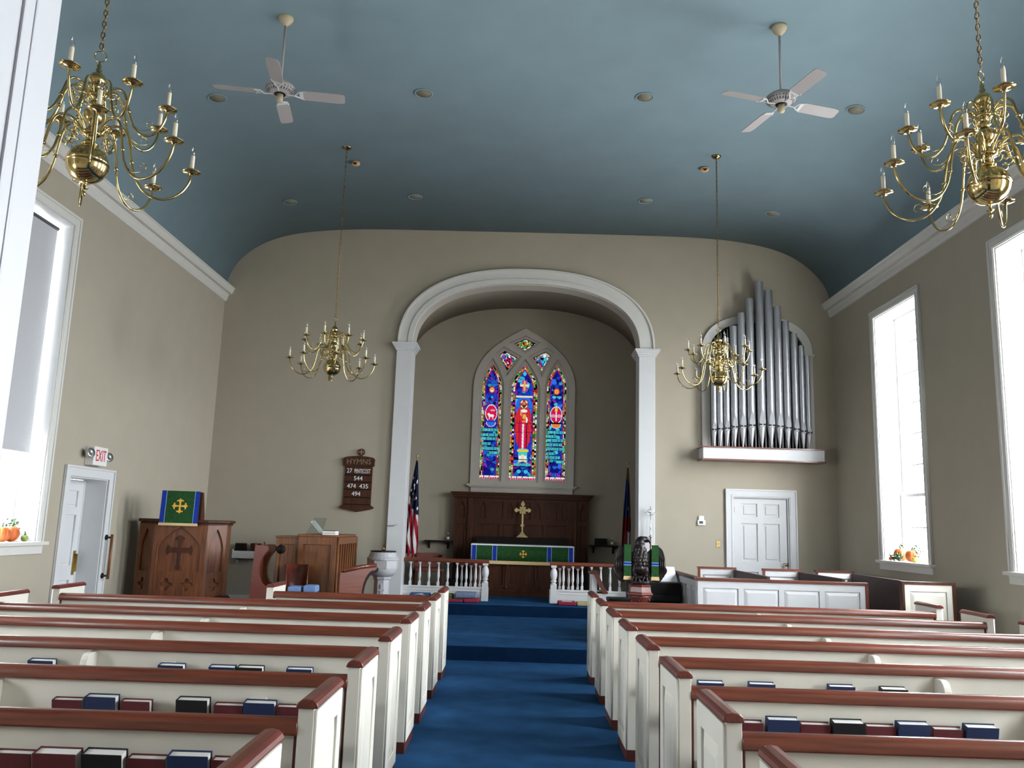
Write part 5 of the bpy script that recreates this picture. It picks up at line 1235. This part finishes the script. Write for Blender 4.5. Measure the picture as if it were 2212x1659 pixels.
MB().add([(-.08, .0, .86), (-.02, .0, .86), (.09, -.03, .64), (.03, -.03, .64), (-.08, .40, .90), (-.02, .40, .90), (.09, .40, .68), (.03, .40, .68)], [(0, 1, 2, 3), (4, 7, 6, 5), (0, 4, 5, 1), (1, 5, 6, 2), (2, 6, 7, 3), (3, 7, 4, 0)]).box(.03, -.035, .62, .10, .40, .645).box(-.12, .03, .86, .0, .42, .885).obj('arm', 'mahogany_y', g)

# ------------------------------------------------------------------ eagle lectern
ex, ey = 1.58, 10.92
g = empty('eagle_lectern', (ex, ey, .185), 0, 'dark carved eagle lectern with spread wings and two green markers', 'lectern')
MB().lathe([(.24, 0), (.24, .05), (.20, .07), (.16, .10), (.10, .14), (.07, .18), (.06, .26), (.065, .40), (.085, .43), (.07, .455), (.09, .48), (.12, .55), (.145, .61), (.15, .625)], seg=24).obj('pedestal', 'mahogany_y', g, smooth=True)
mb = MB()
for k_ in range(6):
    a_ = PI / 3 * k_ + .3
    mb.tube([(.11 * math.cos(a_) + (.035 - .025 * t) * math.cos(5.5 * t) * math.cos(a_), .11 * math.sin(a_) + (.035 - .025 * t) * math.cos(5.5 * t) * math.sin(a_), .555 + (.045 - .03 * t) * math.sin(5.5 * t)) for t in [q / 12 for q in range(13)]], .011, 6)
mb.obj('scroll_capital', 'eagle', g, smooth=True)
MB().lathe([(.13, .615), (.175, .63), (.18, .655), (.155, .67), (.145, .74), (.155, .75), (.13, .765), (0, .765)], seg=6, ang=PI / 6).obj('hexagonal_cap', 'mahogany_y', g, bevel=.005)
# eagle body: blended from ellipsoids, then voxel-merged into one skin
def RY_(a_): return Matrix.Rotation(a_, 3, 'Y')
mb = MB()
mb.ball((0, 0, .79), .13, 20, 12, (1, 1, .5))
mb.ball((0, 0, 1.06), .125, 24, 16, (.78, .85, 1.25)).ball((.0, -.01, .96), .09, 20, 12, (1, 1, 1.0)).ball((-.005, 0, 1.20), .075, 20, 12, (1, 1, 1.2)).ball((.0, 0, 1.285), .058, 20, 12, (1.1, 1, 1.1)).ball((.022, 0, 1.325), .05, 20, 12, (1.25, .95, .85))
mb.tube([(.05, 0, 1.335), (.085, 0, 1.333), (.112, 0, 1.318), (.125, 0, 1.295), (.122, 0, 1.272)], [.034, .030, .022, .012, .004], 10)
mb.tube([(.05, 0, 1.305), (.085, 0, 1.303), (.10, 0, 1.29)], [.022, .014, .006], 8)
for s_ in (-1, 1):
    mb.tube([(s_ * .05, -.01, 1.0), (s_ * .075, -.02, .93), (s_ * .072, -.03, .86), (s_ * .07, -.03, .82)], [.05, .045, .026, .022], 10)
    for a_ in (-.75, 0, .75): mb.tube([(s_ * .07, -.03, .85), (s_ * .07 + .045 * math.sin(a_), -.085, .86), (s_ * .07 + .07 * math.sin(a_), -.125, .825), (s_ * .07 + .075 * math.sin(a_), -.135, .79)], [.018, .017, .012, .005], 8)
for k_ in range(9):       # tail and breast feathers in rows
    pass
for ri, (z, rx, n_) in enumerate(((1.20, .072, 9), (1.155, .085, 10), (1.11, .094, 11), (1.065, .098, 12), (1.02, .096, 11), (.975, .086, 10))):
    for k_ in range(n_):
        a_ = 2 * PI * (k_ + (ri % 2) * .5) / n_
        mb.ball((rx * math.cos(a_), rx * math.sin(a_) * 1.08, z), .022, 8, 6, (.55, 1, 1.35), Matrix.Rotation(a_, 3, 'Z') @ RY_(-.25))
o = mb.obj('eagle_body', 'eagle', g, smooth=True)
rm = o.modifiers.new('merge', 'REMESH'); rm.mode = 'VOXEL'; rm.voxel_size = .007; rm.use_smooth_shade = True
for s_ in (-1, 1):
    out = [(.07, 1.14), (.12, 1.19), (.19, 1.235), (.25, 1.235), (.295, 1.19), (.32, 1.10), (.325, 1.0), (.345, .955), (.34, .92), (.30, .86), (.26, .80), (.21, .79), (.17, .84), (.13, .90), (.09, .95)]
    out = [(s_ * x, z) for x, z in smooth_poly(out, 2)]
    wing = MB().prism(out, -.02, .02)
    wing.v = [(x, y + (.25 * (abs(x) - .07)) - .9 * (abs(x) - .07) ** 2, z) for x, y, z in wing.v]
    w_ = wing.obj('wing', 'eagle', g, bevel=.008)
    mb = MB()
    for k_ in range(9):
        x = .10 + .025 * k_
        mb.tube([(s_ * x, -.018 + .25 * (x - .07) - .9 * (x - .07) ** 2, 1.16 - .02 * abs(k_ - 4)), (s_ * (x + .008), -.028 + .25 * (x - .07) - .9 * (x - .07) ** 2, 1.0), (s_ * (x + .004), -.014 + .25 * (x - .07) - .9 * (x - .07) ** 2, .86)], [.009, .013, .005], 6)
    mb.obj('feathers', 'eagle', w_, smooth=True)
MB().box(-.30, .06, 1.10, .30, .34, 1.13).xf(Matrix.Rotation(.0, 4, 'X')).obj('book_rest', 'eagle', g)
for x, lb in ((-.165, 'green marker with blue stripe over the left wing of the eagle lectern'), (.185, 'green marker with blue stripe over the right wing of the eagle lectern')):
    g = empty('lectern_marker', (ex + x, ey - .04, 1.18), math.radians(0), lb, 'lectern marker', 'green lectern markers')
    def pc(w0, z0, w1, z1, y0, y1, th=.004): return drop(w0, z0, w1, z1, y0, y1, th)
    MB().add([(-.045, -.02, .262), (.045, -.02, .262), (.047, -.02, -.13), (-.047, -.02, -.13), (-.045, -.014, .256), (.045, -.014, .256), (.047, -.015, -.13), (-.047, -.015, -.13)], [(0, 3, 2, 1), (4, 5, 6, 7), (1, 2, 6, 5), (2, 3, 7, 6), (3, 0, 4, 7), (0, 1, 5, 4)]).box(-.045, -.02, .256, .045, .08, .262).obj('cloth', 'green', g)
    MB().box(-.046, -.023, .012, .046, -.020, .040).obj('stripe', 'blue', g)
    MB().box(-.046, -.0235, .040, .046, -.0195, .047).box(-.046, -.0235, .005, .046, -.0195, .012).obj('braid', 'paleblue', g)
    pc(.048, -.13, .054, -.175, -.024, -.028, .01).obj('fringe', 'fringe', g)

# ------------------------------------------------------------------ pumpkins, gourds and leaves on the sills
def pumpkin(x, y, z, r, lab, m_='pumpkin', sq=.86, name='pumpkin', lobes=9):
    g = empty(name, (x, y, z), random.random() * 3, lab, name, None)
    nu, nv = 54, 20; v = [(0, 0, r * sq * 2 - r * .16)]; f = []
    for j in range(1, nv):
        t = PI * j / nv
        for i in range(nu):
            a_ = 2 * PI * i / nu; rr = r * (1 - .085 * (1 - abs(math.sin(a_ * lobes / 2))) ** 2 * math.sin(t))
            zz = r * sq * (1 + math.cos(t)) - (.16 * r * max(0, 1 - math.sin(t) * 2.2) if t < PI / 2 else 0)
            v.append((rr * math.sin(t) ** .8 * math.cos(a_), rr * math.sin(t) ** .8 * math.sin(a_), zz))
    v.append((0, 0, 0)); n_ = len(v) - 1
    for i in range(nu): f.append((0, 1 + i, 1 + (i + 1) % nu)); f.append((n_, n_ - nu + (i + 1) % nu, n_ - nu + i))
    for j in range(nv - 2):
        for i in range(nu): a_ = 1 + j * nu + i; b_ = 1 + j * nu + (i + 1) % nu; f.append((a_, a_ + nu, b_ + nu, b_))
    MB().add(v, f).obj('fruit', m_, g, smooth=True)
    MB().tube([(0, 0, r * sq * 1.8), (.005, 0, r * sq * 2.0 + .01), (.018, .008, r * sq * 2 + .035)], [.016, .010, .009], 7).obj('stalk', 'leafgreen', g, smooth=True)
    return g
def sprig(x, y, z, n_, h, spread, lab, m_='leafgreen', seed=1):
    g = empty('leafy_sprig', (x, y, z), 0, lab, 'leaves'); rs_ = random.Random(seed)
    st = MB(); lf = MB()
    for k_ in range(n_):
        a_ = rs_.uniform(0, 2 * PI); e = Vector((math.cos(a_) * spread * rs_.uniform(.3, 1), math.sin(a_) * spread * rs_.uniform(.3, 1), h * rs_.uniform(.35, 1)))
        st.tube([(0, 0, 0), e * .5 + Vector((0, 0, .01)), e], .0016, 4)
        for q in range(5):
            c_ = e * rs_.uniform(.4, 1.0); d1 = Vector((rs_.uniform(-1, 1), rs_.uniform(-1, 1), rs_.uniform(-.3, .9))).normalized(); d2 = d1.cross(Vector((rs_.uniform(-1, 1), rs_.uniform(-1, 1), rs_.uniform(-1, 1)))).normalized()
            L1 = rs_.uniform(.026, .044); lf.add([c_, c_ + d1 * L1 * .5 + d2 * L1 * .32, c_ + d1 * L1, c_ + d1 * L1 * .5 - d2 * L1 * .32], [(0, 1, 2, 3)])
    o = st.obj('stems', 'leafgreen', g); o2 = lf.obj('foliage', m_, g); so = o2.modifiers.new('solid', 'SOLIDIFY'); so.thickness = .0012
    return g
random.seed(3)
pumpkin(-5.45, 9.10, WZ0 + .004, .085, 'round orange pumpkin on the left window sill', sq=.98)
pumpkin(-5.43, 8.90, WZ0 + .004, .09, 'red-orange pumpkin cut by the left picture edge on the sill', sq=.9)
pumpkin(-5.50, 8.995, WZ0 + .004, .045, 'small pale yellow gourd between two pumpkins on the left sill', 'leafyellow', 1.1, 'gourd', 7)
pumpkin(-5.375, 9.235, WZ0 + .004, .038, 'small striped green and yellow gourd at the end of the left sill', 'gourd', .9, 'gourd', 10)
sprig(-5.50, 9.19, WZ0 + .004, 46, .25, .10, 'green leafy sprig behind the orange pumpkin on the left sill', seed=4)
pumpkin(5.52, 12.28, WZ0 + .004, .095, 'orange pumpkin on the right sill, nearer the corner', sq=.98)
pumpkin(5.52, 11.93, WZ0 + .004, .088, 'round orange pumpkin with leaves behind it on the right sill', sq=.95)
pumpkin(5.47, 11.73, WZ0 + .004, .045, 'knobbly pale orange gourd on the right sill', 'leafyellow', .85, 'gourd', 7)
pumpkin(5.45, 12.44, WZ0 + .004, .035, 'small brown curled gourd at the far end of the right sill', 'pumpkin', .8, 'gourd', 6)
sprig(5.43, 12.16, WZ0 + .004, 22, .12, .07, 'dark green leaves hanging between the pumpkins on the right sill', seed=6)
sprig(5.44, 12.33, WZ0 + .004, 10, .10, .06, 'pale green leaves in front of the far pumpkin on the right sill', seed=8)
sprig(5.58, 11.90, WZ0 + .004, 26, .26, .11, 'thin leafy twigs rising behind the near pumpkin on the right sill', seed=9)
sprig(5.56, 12.30, WZ0 + .004, 8, .25, .04, 'thin twig rising behind the far pumpkin on the right sill', seed=12)
